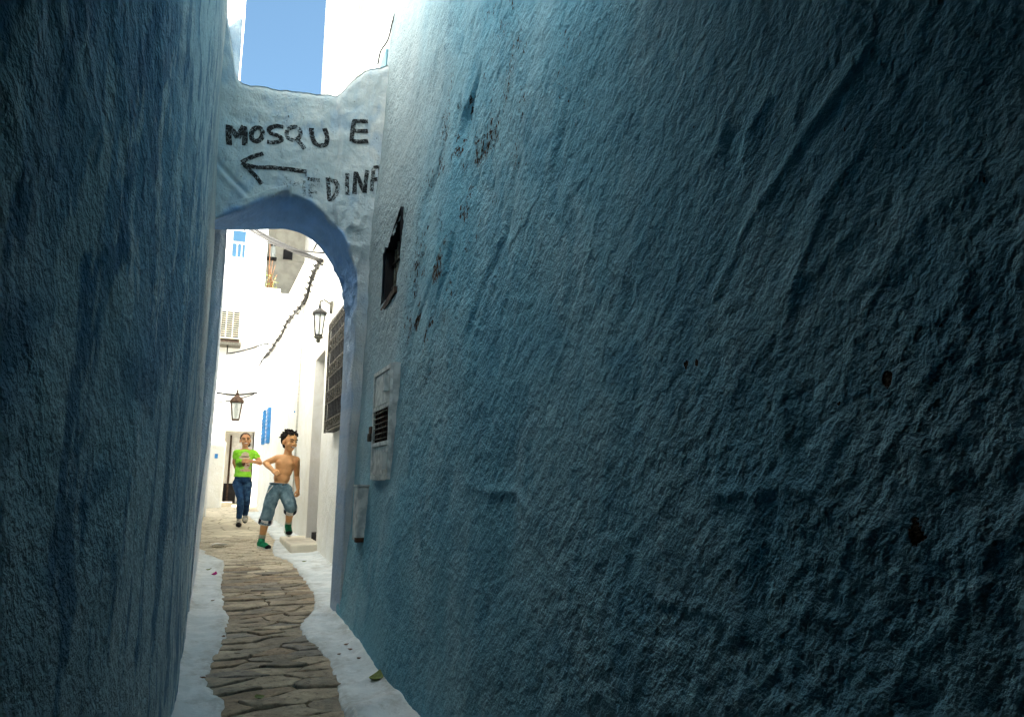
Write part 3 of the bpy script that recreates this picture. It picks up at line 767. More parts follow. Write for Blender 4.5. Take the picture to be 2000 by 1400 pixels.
# doorway: reveals, door leaf, threshold
dw = empty('doorway', (1.2, 8.86, .2)); dw.parent = house; dw.matrix_parent_inverse = Matrix.Translation(-origin_of(house))
xd = 1.15
MB().box((xd - .005, DY1 - .01, .1), (xd + .42, DY1 + .1, DZ + .05)).build('far_reveal', M['white_wall'], dw)
MB().box((xd + .015, DY0 - .1, .1), (xd + .42, DY0 + .005, DZ + .05)).build('near_reveal', M['white_wall'], dw)
MB().box((xd + .01, DY0, DZ - .006), (xd + .42, DY1, DZ + .08)).build('lintel', M['white_wall'], dw)
MB().box((xd + .30, DY0, .2), (xd + .34, DY1, DZ)).build('door_leaf', M['doorwood'], dw)
MB().box((xd + .06, DY0 + .01, .22), (xd + .30, DY1 - .012, .345)).build('threshold', M['dark'], dw)
st = MB(); st.box((.86, 8.32, .1), (xd + .06, 9.72, .275))
so = st.build('doorstep', M['stepstone'], house)
bv = so.modifiers.new('b', 'BEVEL'); bv.width = .02; bv.segments = 2
# grille window
gr = empty('window_grille', (1.08, 7.5, 1.53)); gr.parent = house; gr.matrix_parent_inverse = Matrix.Translation(-origin_of(house))
gx, gy0, gy1, gz0, gz1 = 1.05, 6.25, 7.46, 1.48, 2.66
fr = MB()
for a, b in (((gx - .008, gy0, gz0), (gx + .012, gy0 + .016, gz1)), ((gx - .008, gy1 - .016, gz0), (gx + .012, gy1, gz1)), ((gx - .008, gy0 + .016, gz0), (gx + .012, gy1 - .016, gz0 + .016)), ((gx - .008, gy0 + .016, gz1 - .016), (gx + .012, gy1 - .016, gz1))): fr.box(a, b)
fr.build('frame', M['grille_iron'], gr)
MB().box((gx + .012, gy0 + .005, gz0 + .004), (gx + .085, gy0 + .012, gz1 - .004)).build('side_plate', M['iron'], gr)
MB().box((gx + .012, gy0 + .03, gz0 + .004), (gx + .12, gy1 - .03, gz0 + .016)).build('bottom_plate', M['iron'], gr)
MB().box((gx + .018, gy0 + .016, gz0 + .016), (gx + .03, gy1 - .016, gz1 - .016)).build('dark_pane', M['dark'], gr)
nb = 13
for i in range(1, nb):
    yb = gy0 + (gy1 - gy0) * i / nb
    MB().box((gx - .004, yb - .006, gz0 + .03), (gx + .004, yb + .006, gz1 - .03)).build('bar', M['bar_iron'], gr)
hgt = gz1 - gz0
bands = [(0.03, .10), (.25, .36), (.48, .59), (.71, .82), (.92, .98)]
for a, b in bands:
    mb = MB(); za, zb = gz0 + a * hgt, gz0 + b * hgt
    for zz in (za, zb): mb.box((gx - .010, gy0 + .03, zz - .005), (gx - .002, gy1 - .03, zz + .005))
    rowsn = 2 if zb - za > .12 else 1; r = (zb - za) / rowsn / 2
    for rr in range(rowsn):
        m = 9; st_ = (gy1 - gy0 - .06) / m
        for i in range(m):
            cyy, czz = gy0 + .03 + st_ * (i + .5), za + r * (2 * rr + 1)
            mb.tube([(gx - .007, cyy + .8 * r * math.cos(t), czz + .88 * r * math.sin(t)) for t in np.linspace(0, 2 * math.pi, 8)], .0055, 4, False)
    mb.build('scroll_band', M['grille_iron'], gr)
# two narrow blue shutters far along the wall
for (x0, y0, x1, y1, h1) in ((511, 805, 517, 800, 866), (520, 800, 526, 794, 864)):
    a = PX(x0, (y0 + h1) / 2, 1.06); yc = a.y
    for _ in range(6): a = PX((x0 + x1) / 2, 832, float(XW(yc)) - .03); yc = a.y
    zt, zb = PX((x0 + x1) / 2, y0, a.x).z, PX((x0 + x1) / 2, h1, a.x).z
    sh = empty('blue_shutter', a); sh.parent = house; sh.matrix_parent_inverse = Matrix.Translation(-origin_of(house))
    MB().box((a.x - .02, yc - .2, zb), (a.x + .05, yc + .2, zt)).build('shutter_leaf', M['blue_paint'], sh)
    for s in range(9):
        z_ = zb + (zt - zb) * (s + .5) / 9
        MB().box((a.x - .034, yc - .16, z_ - .03), (a.x - .018, yc + .16, z_ + .02)).build('slat', M['blue_paint'], sh)
# small blue door button and a pipe
MB().ball(PX(576, 804, 1.13), .018).build('bell_button', M['blue_paint'], house, True)
pa, pb = PX(583, 560, 1.13), PX(568, 1040, 1.14)
MB().tube([(float(XW(10.9)) - .022, 10.9, .3), (float(XW(10.9)) - .022, 10.9, 4.5)], .013, 6).build('drain_pipe', M['cable_white'], house, True)

# left house, pale blue low, whitened above to bounce light
lh = empty('left_house', (-1.5, 10, 0))
tag(lh, 'pale blue washed house front running beyond the arch on the left', 'house')
ys = np.linspace(5.1, 15.1, 420); zs = np.linspace(-.1, 4.9, 220)
Yg, Zg = np.meshgrid(ys, zs, indexing='ij')
xl = -.080 + .045 * sstep(.25, 2.0, Zg) - .002 * Zg - .045 * sstep(7, 14, Yg)
lw = mk_np('street_wall', np.stack([xl + wall_relief(Yg, Zg, 80.0, .55), Yg, Zg], -1), grid_faces(len(ys), len(zs)), M['left_street'], lh)
coat(lw, Yg, Zg, (.66, .70, .74), (.46, .55, .65), (.28, .39, .53), 81.0, streak=.5)
cv = np.empty(Yg.size * 4, np.float32); lw.data.color_attributes['coat'].data.foreach_get('color', cv); cv = cv.reshape(-1, 4)
up_ = (sstep(2.3, 2.7, Zg + .15 * fbm(Yg * 3, Zg * 3, 0 * Yg, 3)) * sstep(6.3, 7.2, Yg)).ravel()          # upper front whitened to bounce more light into the street
cv[:, :3] += (np.array([.83, .81, .76]) - cv[:, :3]) * up_[:, None]; lw.data.color_attributes['coat'].data.foreach_set('color', cv.ravel())
xs_ = np.linspace(-.30, 0, 24); zs = np.linspace(-.1, 4.9, 260); Xc, Zc = np.meshgrid(xs_, zs, indexing='ij')
Xc2 = Xc + (-.080 + .045 * sstep(.25, 2.0, Zc) - .002 * Zc)
capY = 5.075 + .03 * sstep(-.05, 0, Xc) ** 2 - fbm(Xc * 8, Zc * 3, 0 * Xc + 3, 4) * .012 + np.clip(perlin(Xc * 30, 0 * Xc, Zc * 8) - .3, 0, 1) * .05
mk_np('near_end', np.stack([Xc2 + wall_relief(capY, Zc, 80.0, .55) * (Xc > -.02), capY, Zc], -1), grid_faces(24, 260), M['street_blue'], lh)
MB().box((-5, 5.2, -.1), (-.32, 15.05, 8.6)).build('house_core', M['white_upper'], lh)
ys = np.linspace(5.3, 15.1, 60); zs = np.linspace(4.9, 9.4, 30); Yg, Zg = np.meshgrid(ys, zs, indexing='ij')
mk_np('upper_wall', np.stack([-.045 - .045 * sstep(7, 14, Yg) + fbm(Yg, Zg, 0 * Yg + 5, 2) * .02, Yg, Zg], -1), grid_faces(len(ys), len(zs)), M['white_upper'], lh)
MB().add([(-5, 15.09, -.1), (-.08, 15.09, -.1), (-.09, 15.09, 9.4), (-5, 15.09, 9.4)], [(3, 2, 1, 0)]).build('end_wall', M['white_upper'], lh)

# tall white storeys above the right house
def tower(name, label, x0px, x1px, ypx, Yf, depth, ztop, zbot=4.6, ledge=False):
    a, b = P(x0px, ypx, Yf), P(x1px, ypx, Yf)
    t = empty(name, ((a.x + b.x) / 2, Yf + depth / 2, zbot))
    tag(t, label, 'building')
    MB().box((a.x, Yf, zbot), (b.x, Yf + depth, ztop)).build('wall', M['white_upper'], t)
    MB().box((a.x - .05, Yf - .05, ztop), (b.x + .05, Yf + depth + .05, ztop + .12)).build('coping', M['white_upper'], t)
    return t, a, b
ta, a, b = tower('upper_storey', 'sunlit white upper storey with a small side ledge above the arch', 640, 735, 80, 15.5, .8, 16)
MB().box((a.x - .10, 15.45, 8.6), (a.x + .02, 16.2, 9.9)).build('ledge', M['white_upper'], ta)
tb, a, b = tower('upper_storey', 'nearer white upper storey with thin cables beside the blue wall', 718, 900, 80, 9.6, .9, 12)
MB().box((a.x - .02, 9.62, 4.6), (a.x - .002, 10.5, 11.9)).build('shade_strip', M['shade_strip'], tb)  # grey sheet standing in for shade on the side face
for px in (748, 762):
    q0 = P(px, 80, 9.58); MB().tube([(q0.x, 9.57, 4.7), (q0.x + .03, 9.57, 11.8)], .012, 6).build('conduit', M['cable_white'], tb, True)

# far house facing down the lane
far = empty('far_house', (0, 22, .4))
tag(far, 'sunlit white house closing the street with loggia and blue paned window', 'house')
FY = 20.0
cxr = P(517, 560, FY).x; flo = P(530, 578, FY).z
MB().box((-7, FY, 0), (.22, FY + 4, 11.3)).build('wall', M['white_upper'], far)
dl, dr, dt = P(446, 900, FY).x, P(500, 900, FY).x, P(470, 841, FY).z
MB().box((.22, FY, dt), (cxr, FY + 4, 11.3)).build('wall', M['white_upper'], far)
MB().box((dr + .35, FY + .002, 0), (cxr, FY + 4, dt)).build('wall', M['white_upper'], far)
MB().box((.22, FY + .8, 0), (dr + .35, FY + 1.2, dt)).build('entrance_wall', M['white_wall'], far)
dz0 = gz(FY) + .05
dd = empty('door', (.6, FY + .78, dz0)); dd.parent = far; dd.matrix_parent_inverse = Matrix.Translation(-origin_of(far))
MB().box((.42, FY + .72, dz0), (.74, FY + .78, dt - .12)).build('door_leaf', M['doorwood'], dd)
MB().box((.76, FY + .72, dz0), (1.08, FY + .78, dt - .12)).build('door_leaf', M['doorwood'], dd)
MB().box((.365, FY + .68, dz0), (.41, FY + .79, dt - .08)).build('door_post', M['brownwood'], dd)
MB().box((.28, FY + .70, dz0 - .02), (.60, FY + .71, dz0 + .52)).build('dark_opening', M['dark'], far)
# loggia on the right of the corner
lz1 = P(560, 440, FY).z + 1.2
MB().box((cxr, FY - .25, 0), (4.2, FY + 4, flo)).build('lower_wall', M['white_upper'], far)
MB().box((cxr - .06, FY - .32, flo - .12), (4.2, FY - .2, flo + .02)).build('balcony_lip', M['white_upper'], far)
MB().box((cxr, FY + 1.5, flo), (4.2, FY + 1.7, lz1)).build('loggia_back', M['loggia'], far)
MB().box((cxr, FY - .25, lz1), (4.2, FY + 4, 11.3)).build('loggia_head', M['white_upper'], far)
MB().box((2.15, FY - .245, flo), (4.2, FY + 1.5, lz1)).build('loggia_sun_block', M['white_upper'], far)  # added block that keeps the sun out of the loggia
na = P(535, 512, FY + 1.5); nb_ = P(600, 470, FY + 1.5)
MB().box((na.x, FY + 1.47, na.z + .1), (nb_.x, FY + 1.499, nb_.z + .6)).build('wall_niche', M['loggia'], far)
MB().box((P(552, 520, FY + 1.4).x, FY + 1.4, na.z + .12), (P(570, 520, FY + 1.4).x, FY + 1.46, na.z + .42)).build('small_window', M['dark'], far)
# pilaster and pipe shadows on the facade
pl0, pl1 = P(484, 640, FY).x, P(496, 640, FY).x
MB().box((pl0, FY - .10, 3.0), (pl1 + .5, FY + .001, flo - .1)).build('pilaster', M['white_upper'], far)
MB().box((P(500, 700, FY).x, FY - .30, 3.0), (P(520, 700, FY).x, FY - .101, 4.9)).build('flue', M['white_upper'], far)
q = P(452, 560, FY); MB().box((q.x - .2, FY - .12, q.z - .05), (q.x + .12, FY, q.z + .04)).build('ledge', M['white_upper'], far)
# window with blue panes
wv = empty('window', P(466, 505, FY)); wv.parent = far; wv.matrix_parent_inverse = Matrix.Translation(-origin_of(far))
wl, wr, wt, wb = P(455, 480, FY).x, P(479, 480, FY).x, P(465, 452, FY).z, P(465, 503, FY).z
MB().box((wl - .06, FY - .04, wb - .06), (wr + .06, FY - .003, wt + .4)).build('frame', M['white_upper'], wv)
for xa, xb, za, zb in ((wl, wr, wb + (wt - wb) * .60, wt), (wl + .0, wl + .10, wb, wb + (wt - wb) * .5), (wl + .14, wl + .22, wb, wb + (wt - wb) * .5), (wl + .26, wr, wb, wb + (wt - wb) * .5)):
    MB().box((xa, FY - .055, za), (xb, FY - .041, zb)).build('pane', M['pane'], wv)
MB().box((wl - .1, FY - .12, wb - .11), (wr + .1, FY - .001, wb - .06)).build('sill', M['white_upper'], wv)

# low whitewashed block at the far corner with a small blue tile
bk = empty('low_wall', (0, 19.0, .4))
tag(bk, 'low whitewashed block with a small blue tile at the far corner', 'wall')
l0, l1 = P(395, 870, 18.6).x, P(441, 870, 18.6).x; zt = P(430, 862, 18.6).z
o = MB().box((l0 - 1.5, 18.6, .1), (l1, 19.6, zt)).build('wall', M['white_wall'], bk); bv = o.modifiers.new('b', 'BEVEL'); bv.width = .04; bv.segments = 3
q = P(422, 890, 18.59); MB().box((q.x - .03, 18.575, q.z - .06), (q.x + .04, 18.597, q.z + .05)).build('tile', M['blue_paint'], bk)
MB().box((l1 - .05, 18.9, .3), (l1 + .25, 19.4, gz(19) + .12)).build('base_step', M['stepstone'], bk)
#@@OBJECTS
# ================================================================ fittings on the walls
# meter cabinet
XC = .838
def cab_box(x0, y0, x1, y1, depth0, depth1):
    a, b = PX(x0, y0, XC), PX(x1, y1, XC)
    return (XC - depth1, min(a.y, b.y), min(a.z, b.z)), (XC - depth0, max(a.y, b.y), max(a.z, b.z))
cy0, cy1 = PX(764, 820, XC).y, PX(731, 820, XC).y
zz = lambda y: PX(748, y, XC).z
z_top, z_m1, z_m0, z_bot = zz(722), zz(795), zz(866), zz(936)
cab = empty('meter_cabinet', (XC, (cy0 + cy1) / 2, z_bot))
tag(cab, 'flaking grey meter cabinet with rusty mesh opening on the blue wall', 'cabinet')
MB().box((XC + .004, cy0 - .004, z_bot - .006), (XC + .09, cy1 + .004, z_top + .006)).build('back_plate', M['trunking'], cab)
fr = MB(); t_ = .022
fr.box((XC - .012, cy0, z_bot), (XC + .06, cy0 + t_, z_top)); fr.box((XC - .012, cy1 - t_, z_bot), (XC + .06, cy1, z_top))
for z in (z_bot, z_m0 - t_ / 2, z_m1 - t_ / 2, z_top - t_): fr.box((XC - .011, cy0 + t_, z), (XC + .06, cy1 - t_, z + t_))
fr.build('frame', M['paintwood'], cab)
MB().box((XC - .006, cy0 + t_ + .006, z_m1 + t_ / 2 + .006), (XC + .03, cy1 - t_ - .006, z_top - t_ - .006)).build('door_panel', M['paintwood'], cab)
MB().box((XC - .006, cy0 + t_ + .006, z_bot + t_ + .006), (XC + .03, cy1 - t_ - .006, z_m0 - t_ / 2 - .006)).build('door_panel', M['paintwood'], cab)
MB().box((XC + .0015, cy0 + t_, z_m0 + t_ / 2), (XC + .0035, cy1 - t_, z_m1 - t_ / 2)).build('dark_back', M['dark'], cab)
for i in range(1, 9):
    yb = cy0 + t_ + (cy1 - cy0 - 2 * t_) * i / 9
    MB().tube([(XC - .003, yb, z_m0), (XC - .003, yb, z_m1)], .0032, 5).build('mesh_wire', M['rust'], cab, True)
for i in range(1, 7):
    zb = z_m0 + (z_m1 - z_m0) * i / 7
    MB().tube([(XC - .006, cy0 + t_, zb), (XC - .006, cy1 - t_, zb)], .0032, 5).build('mesh_wire', M['old_iron'], cab, True)
for za, zb in ((z_m1 + .07, z_top - .06), (z_bot + .05, z_m0 - .05)):
    MB().box((XC - .035, cy0 + .03, za), (XC - .007, cy0 + .075, zb)).build('hinge_cover', M['trunking'], cab)
MB().box((XC - .02, cy1 - .005, (z_m0 + z_m1) / 2 - .03), (XC + .0, cy1 + .05, (z_m0 + z_m1) / 2 + .01)).build('latch', M['rust'], cab)
MB().lathe((XC - .015, cy1 + .035, (z_m0 + z_m1) / 2 - .075), [(.014, 0), (.016, .02), (.014, .045)], 8).build('padlock', M['old_iron'], cab)
# cable trunking below it
XT = .818
q0, q1 = PX(704, 950, XT), PX(711, 1058, XT)
tr = empty('cable_trunking', (XT, q0.y, q1.z)); tag(tr, 'short pale vertical cable trunking low on the blue wall', 'trunking')
o = MB().box((XT - .035, q0.y - .11, q1.z), (XT + .05, q0.y + .02, q0.z)).build('cover', M['trunking'], tr); bv = o.modifiers.new('b', 'BEVEL'); bv.width = .008; bv.segments = 2
MB().box((XT - .04, q0.y - .115, q0.z + .001), (XT + .05, q0.y + .025, q0.z + .012)).build('cap', M['paintwood'], tr)
MB().box((XT - .037, q0.y - .113, q1.z - .006), (XT + .03, q0.y - .07, q1.z + .02)).build('rusty_corner', M['rust'], tr)

# wall lantern beside the doorway
def lantern(name, label, c, h, r, n, mats, arm=None, hang=None, hang_top=None, sx=1.0):
    """c: centre of the glass body's bottom"""
    L = empty(name, c); tag(L, label, 'lantern')
    c = Vector(c); fm = mats[0]; r0, r1 = r * .62, r
    rot = math.pi / n
    for k_ in range(n):
        a = 2 * math.pi * k_ / n + rot
        MB().tube([c + Vector((r0 * math.cos(a), r0 * math.sin(a), 0)), c + Vector((r1 * math.cos(a), r1 * math.sin(a), h))], r * .085, 5).build('post', fm, L, True)
        b = a + 2 * math.pi / n; s = .97
        p = [c + Vector((r0 * s * math.cos(a), r0 * s * math.sin(a), .005)), c + Vector((r0 * s * math.cos(b), r0 * s * math.sin(b), .005)), c + Vector((r1 * s * math.cos(b), r1 * s * math.sin(b), h - .005)), c + Vector((r1 * s * math.cos(a), r1 * s * math.sin(a), h - .005))]
        mk('pane', p, [(0, 1, 2, 3)], M['glass'], L, False)
    MB().lathe(c, [(r0 * 1.08, -.02 * h / .3), (r0 * 1.12, 0), (r0 * .95, .012)], n, rot).build('base_rim', fm, L)
    MB().lathe(c, [(r1 * 1.0, h - .01), (r1 * 1.30, h), (r1 * 1.28, h + .02), (r1 * .95, h + r * .55), (r1 * .35, h + r * .95), (r1 * .30, h + r * 1.1)], n, rot).build('roof', mats[1], L)
    MB().lathe(c + Vector((0, 0, h + r * 1.1)), [(.012, 0), (r * .22, .02), (.010, .045), (r * .14, .06), (.004, .09)], 8).build('finial', fm, L, True)
    MB().lathe(c, [(r * .10, .03), (r * .26, h * .35), (r * .30, h * .55), (r * .18, h * .8), (r * .10, h)], 8).build('bulb', M['lace'], L, True)
    return L
lc = PX(622, 655, 1.0)
LZ = .30
lant = lantern('wall_lantern', 'black wall lantern with glass sides mounted beside the doorway', (lc.x, lc.y, lc.z), .25, .070, 6, (M['bar_iron'], M['bar_iron']))
MB().lathe((lc.x, lc.y, lc.z - .09), [(.006, 0), (.03, .02), (.018, .04), (.05, .06), (.055, .075)], 8).build('pendant_base', M['old_iron'], lant, True)
MB().tube([(lc.x, lc.y, lc.z + .40), (lc.x + .05, lc.y + .01, lc.z + .43), (lc.x + .17, lc.y + .02, lc.z + .36)], .010, 6).build('bracket', M['old_iron'], lant, True)
MB().lathe((lc.x + .145, lc.y + .02, lc.z + .28), [(.03, 0), (.035, .06), (.03, .14)], 8).build('wall_plate', M['old_iron'], lant, True)
# hanging lantern over the street
HY = 13.0
hb = P(460, 819, HY)
hl = lantern('hanging_lantern', 'brown copper lantern hanging from wires over the street', (hb.x, HY, hb.z), .30, .125, 4, (M['copper'], M['copper']))
MB().tube([(hb.x, HY, hb.z + .30 + .17), (hb.x + .005, HY, P(460, 771, HY).z)], .007, 5).build('hook', M['iron'], hl, True)

def cable(name, label, pts, r, mat='cable', sag=0.0, n=24, group=None):
    pts = [Vector(p) for p in pts]
    if len(pts) == 2:
        a, b = pts; pts = [a.lerp(b, t) - Vector((0, 0, sag * 4 * t * (1 - t))) for t in np.linspace(0, 1, n)]
    else:
        pts = [Vector(p) for p in spline([tuple(p) for p in pts], n)]
    o = MB().tube(pts, r, 5).build(name, M[mat], None, True)
    return tag(o, label, 'cable', group)
cable('lantern_wire', 'upper twisted wire carrying the copper lantern', [P(424, 767, HY - .4), P(460, 771, HY), P(502, 767, HY + .4)], .016)
cable('lantern_wire', 'thin lower wire slanting past the copper lantern', [P(420, 786, HY - .3), P(500, 768, HY + .5)], .010, sag=.03)

# bundle of supply cables clipped along the white house
def on_white(x, y, off=.03):
    X = 1.12
    for _ in range(8): q = PX(x, y, X); X = float(XW(q.y)) - off
    return q
line = [(628, 509), (618, 522), (611, 540), (606, 558), (600, 577), (590, 597), (577, 610), (565, 625), (556, 640), (549, 655), (540, 668), (529, 684), (520, 695), (511, 707), (504, 718), (502, 730)]
bl = [on_white(*p) for p in line]
bun = empty('cable_bundle', bl[0]); tag(bun, 'sagging black cable bundle pinned along the top of the white house', 'cable')
base = spline([tuple(p) for p in bl], 120)
for k_ in range(2):
    w_ = [Vector(p) + Vector((-.012 * k_, .0, .022 * math.sin(i * .32 + 2.2 * k_))) for i, p in enumerate(base)]
    MB().tube(w_, .017, 5).build('cable', M['cable'], bun, True)
clip = None
for i in range(2, 118, 5):
    p = Vector(base[i]); X = float(XW(p.y))
    me = MB(); me.tube([(X + .04, p.y + .02, p.z - .035), (X - .05, p.y, p.z - .02), (X - .085, p.y - .01, p.z + .02)], .010, 5); me.box((X - .06, p.y - .03, p.z - .025), (X - .02, p.y + .03, p.z + .025))
    me.build('clip', M['cable'], bun)
# spans crossing the street
e0 = bl[0]
for k_, (px, py, r, sg, lb) in enumerate(((476, 440, .030, .06, 'heavy black cable spanning from the white house over the street'), (486, 440, .026, .04, 'second heavy cable twisted with the span over the street'), (470, 444, .013, .12, 'thin single wire spanning over the street beneath the heavy cables'))):
    a = e0 if k_ < 2 else on_white(632, 494)
    cable('span_cable', lb, [a, P(px, py, 15.0)], r, sag=sg)
cable('looped_wire', 'thin looped wire running from the beige unit to the white house', [P(446, 690, 17.0), P(460, 688, 16.9), P(492, 680, 16.6), P(512, 673, 16.4), P(524, 672, 16.3)], .016)
cable('wall_cable', 'thin dark cable climbing the edge of the tall blue wall', [P(738, 126, 4.66), P(744, 100, 4.66), P(758, 78, 4.66), P(766, 45, 4.66), P(778, 8, 4.66), P(792, -40, 4.66)], .0065, n=30)
cable('door_wire', 'whitewashed wire draped from the arch down to the window grille', [on_white(652, 520, .02), on_white(655, 570, .02), on_white(651, 600, .02), on_white(648, 628, .02)], .007, 'cable_white')

# air conditioner on the far house
AY = FY - .45
a0, a1 = P(425, 660, AY), P(473, 606, AY)
ac = empty('air_conditioner', ((a0.x + a1.x) / 2, AY + .2, a0.z)); tag(ac, 'beige slotted air conditioner on a bracket on the far white house', 'air conditioner')
o = MB().box((a0.x, AY, a0.z), (a1.x, FY - .06, a1.z)).build('casing', M['ac'], ac); bv = o.modifiers.new('b', 'BEVEL'); bv.width = .02; bv.segments = 2
wdt = a1.x - a0.x; hh = a1.z - a0.z
for c_ in range(3):
    for r_ in range(12):
        x0 = a0.x + wdt * (.06 + .30 * c_); z0 = a0.z + hh * (.07 + .073 * r_)
        MB().box((x0, AY - .006, z0), (x0 + wdt * .25, AY - .001, z0 + hh * .038)).build('slot', M['dark'], ac)
MB().box((a0.x - .05, AY - .02, a0.z - .16), (a1.x + .03, FY - .001, a0.z - .09)).build('bracket', M['old_iron'], ac)
MB().box((a0.x - .05, AY + .02, a0.z - .085), (a1.x - .02, FY - .02, a0.z - .01)).build('foot', M['brownwood'], ac)
q = P(444, 682, AY); MB().tube([(q.x, AY + .1, a0.z - .15), (q.x, AY + .1, q.z - .12)], .015, 5).build('drain_tube', M['cable'], ac, True)

# loggia: planter with a dry plant, two small lanterns
pp = P(522, 568, FY)
pot = empty('planter', (pp.x, FY, flo)); tag(pot, 'terracotta planter with a tall dry plant on the loggia edge', 'planter')
MB().box((pp.x - .12, FY - .1, flo + .02), (pp.x + .35, FY + .2, flo + .2)).build('trough', M['white_upper'], pot)
rs = random.Random(3)
for i in range(6):
    hx = rs.uniform(-.05, .2); h_ = rs.uniform(.3, 1.0) if i else 1.5
    MB().tube([(pp.x + hx, FY + .05, flo + .18), (pp.x + hx + rs.uniform(-.05, .05), FY + .05, flo + .18 + h_ * .5), (pp.x + hx + rs.uniform(-.08, .08), FY + .05, flo + .18 + h_)], [.02, .014, .006], 5).build('stem', M['leaf_dry'], pot, True)
lv = MB()
for i in range(70):
    c0 = Vector((pp.x + rs.uniform(-.12, .25), FY + rs.uniform(-.1, .15), flo + .2 + abs(rs.gauss(0, .22)))); s = rs.uniform(.03, .06)
    d1, d2 = Vector((rs.uniform(-1, 1), rs.uniform(-1, 1), rs.uniform(-.3, 1))).normalized() * s, Vector((rs.uniform(-1, 1), rs.uniform(-1, 1), rs.uniform(-1, 1))).normalized() * s * .5
    lv.add([c0, c0 + d1 * .5 + d2, c0 + d1, c0 + d1 * .5 - d2], [(0, 1, 2, 3)])
lv.build('foliage', M['leaf'], pot)
for (px, py, lb) in ((533, 495, 'small dark sconce on the loggia wall above the planter'),):
    q = P(px, py, FY + 1.3); sc_ = empty('sconce', q); tag(sc_, lb, 'lamp')
    MB().lathe(q, [(.05, -.12), (.09, 0), (.07, .18), (.02, .26)], 6).build('glass_body', M['glass'], sc_)
    MB().lathe(q + Vector((0, 0, .26)), [(.10, 0), (.03, .08), (.01, .14)], 6).build('cap', M['iron'], sc_)
    MB().box((q.x - .20, q.y - .02, q.z - .18), (q.x + .12, q.y + .17, q.z - .12)).build('bracket', M['iron'], sc_)

# ================================================================ litter
def leaf(name, label, cat, px, py, L, mat, rz, lift=.012, curl=.5):
    g = G(px, py); n, m = 9, 5; V = []
    base_z = .021
    for i in range(n):
        t = i / (n - 1); w = L * .38 * math.sin(math.pi * t ** .8) + .001
        for j in range(m):
            s = j / (m - 1) * 2 - 1
            x, y_, z = (t - .5) * L, s * w, lift + curl * L * (t - .4) ** 2 + .35 * w * s * s + .004
            V.append((g.x + x * math.cos(rz) - y_ * math.sin(rz), g.y + x * math.sin(rz) + y_ * math.cos(rz), g.z + base_z + z))
    return tag(mk(name, V, grid_faces(n, m), M[mat], None, True), label, cat)
leaf('petal', 'single magenta petal fallen on the left whitewashed kerb', 'petal', 418, 1131, .065, 'petal', 1.2, curl=1.2)
leaf('leaf', 'pale withered leaf beside the magenta petal on the kerb', 'leaf', 407, 1121, .055, 'leaf', .3, curl=1.0)
leaf('leaf', 'large green leaf at the foot of the big blue wall', 'leaf', 735, 1338, .085, 'leaf', 1.0, lift=.0, curl=1.1)
leaf('leaf', 'tiny leaf on the right kerb near the doorstep', 'leaf', 594, 1104, .05, 'leaf', .2)
leaf('leaf', 'pale leaf lying on the dark paving stones', 'leaf', 505, 1375, .05, 'leaf', 2.0, lift=.0)
for i, (px, py) in enumerate(((676, 1268), (690, 1263), (683, 1278), (700, 1296), (662, 1288), (415, 1180), (436, 1252), (395, 1335))):
    o = leaf('dry_fragment', 'tiny brown dry leaf fragment lying on the whitewashed kerb', 'leaf', px, py, .028, 'leaf_dry', i * 1.3, lift=.0, curl=.6); o['group'] = 'dry fragments on the kerbs'
leaf('paper_scrap', 'torn white paper scrap lying on the paving behind the arch', 'paper', 428, 1069, .20, 'paper', .1, lift=.0, curl=.15)

# ================================================================ people
def cut(o, co, no):
    bm = bmesh.new(); bm.from_mesh(o.data)
    g = bm.verts[:] + bm.edges[:] + bm.faces[:]
    r = bmesh.ops.bisect_plane(bm, geom=g, plane_co=co, plane_no=no, clear_outer=True)
    bmesh.ops.holes_fill(bm, edges=[e for e in bm.edges if e.is_boundary], sides=0)
    bm.to_mesh(o.data); bm.free(); return o
def frame(f, tilt=0.0):
    f = Vector(f).normalized(); r = Vector((0, 0, 1)).cross(f).normalized() * -1; u = f.cross(r) * -1
    if u.z < 0: u = -u
    m = Matrix((r, f, u)).transposed()
    return m @ Matrix.Rotation(tilt, 3, 'Y')
def hand(mb, wrist, d, nrm, s=1.0, thumb=1, curl=1.0):
    """palm along d, palm facing nrm, four bent fingers of unequal length and a thumb from the side of the palm"""
    w, d, nrm = Vector(wrist), Vector(d).normalized(), Vector(nrm); nrm = (nrm - d * nrm.dot(d)).normalized(); side = d.cross(nrm)
    for k_ in range(4):
        o = (k_ - 1.5) * .0185 * s; b_ = w + d * .072 * s + side * o
        mb.capsule(w + side * o * .6, b_, .015 * s, .012 * s, 8)
        Lf = (.036, .042, .039, .030)[k_ if thumb < 0 else 3 - k_] * s; A_ = 0; p = b_
        for j in range(3):
            A_ += curl * (.8, 1.0, .7)[j]; q = p + (d * math.cos(A_) + nrm * math.sin(A_)) * Lf * (1, .72, .55)[j]
            mb.capsule(p, q, .0090 * s, .0078 * s, 8); p = q
    t0 = w + d * .022 * s + side * thumb * .026 * s; t1 = t0 + (d * .7 + side * thumb * .45 + nrm * .5).normalized() * .036 * s
    mb.capsule(t0, t1, .012 * s, .010 * s, 8); mb.capsule(t1, t1 + (d * .6 + nrm * .6 - side * thumb * .4).normalized() * .028 * s, .010 * s, .008 * s, 8)
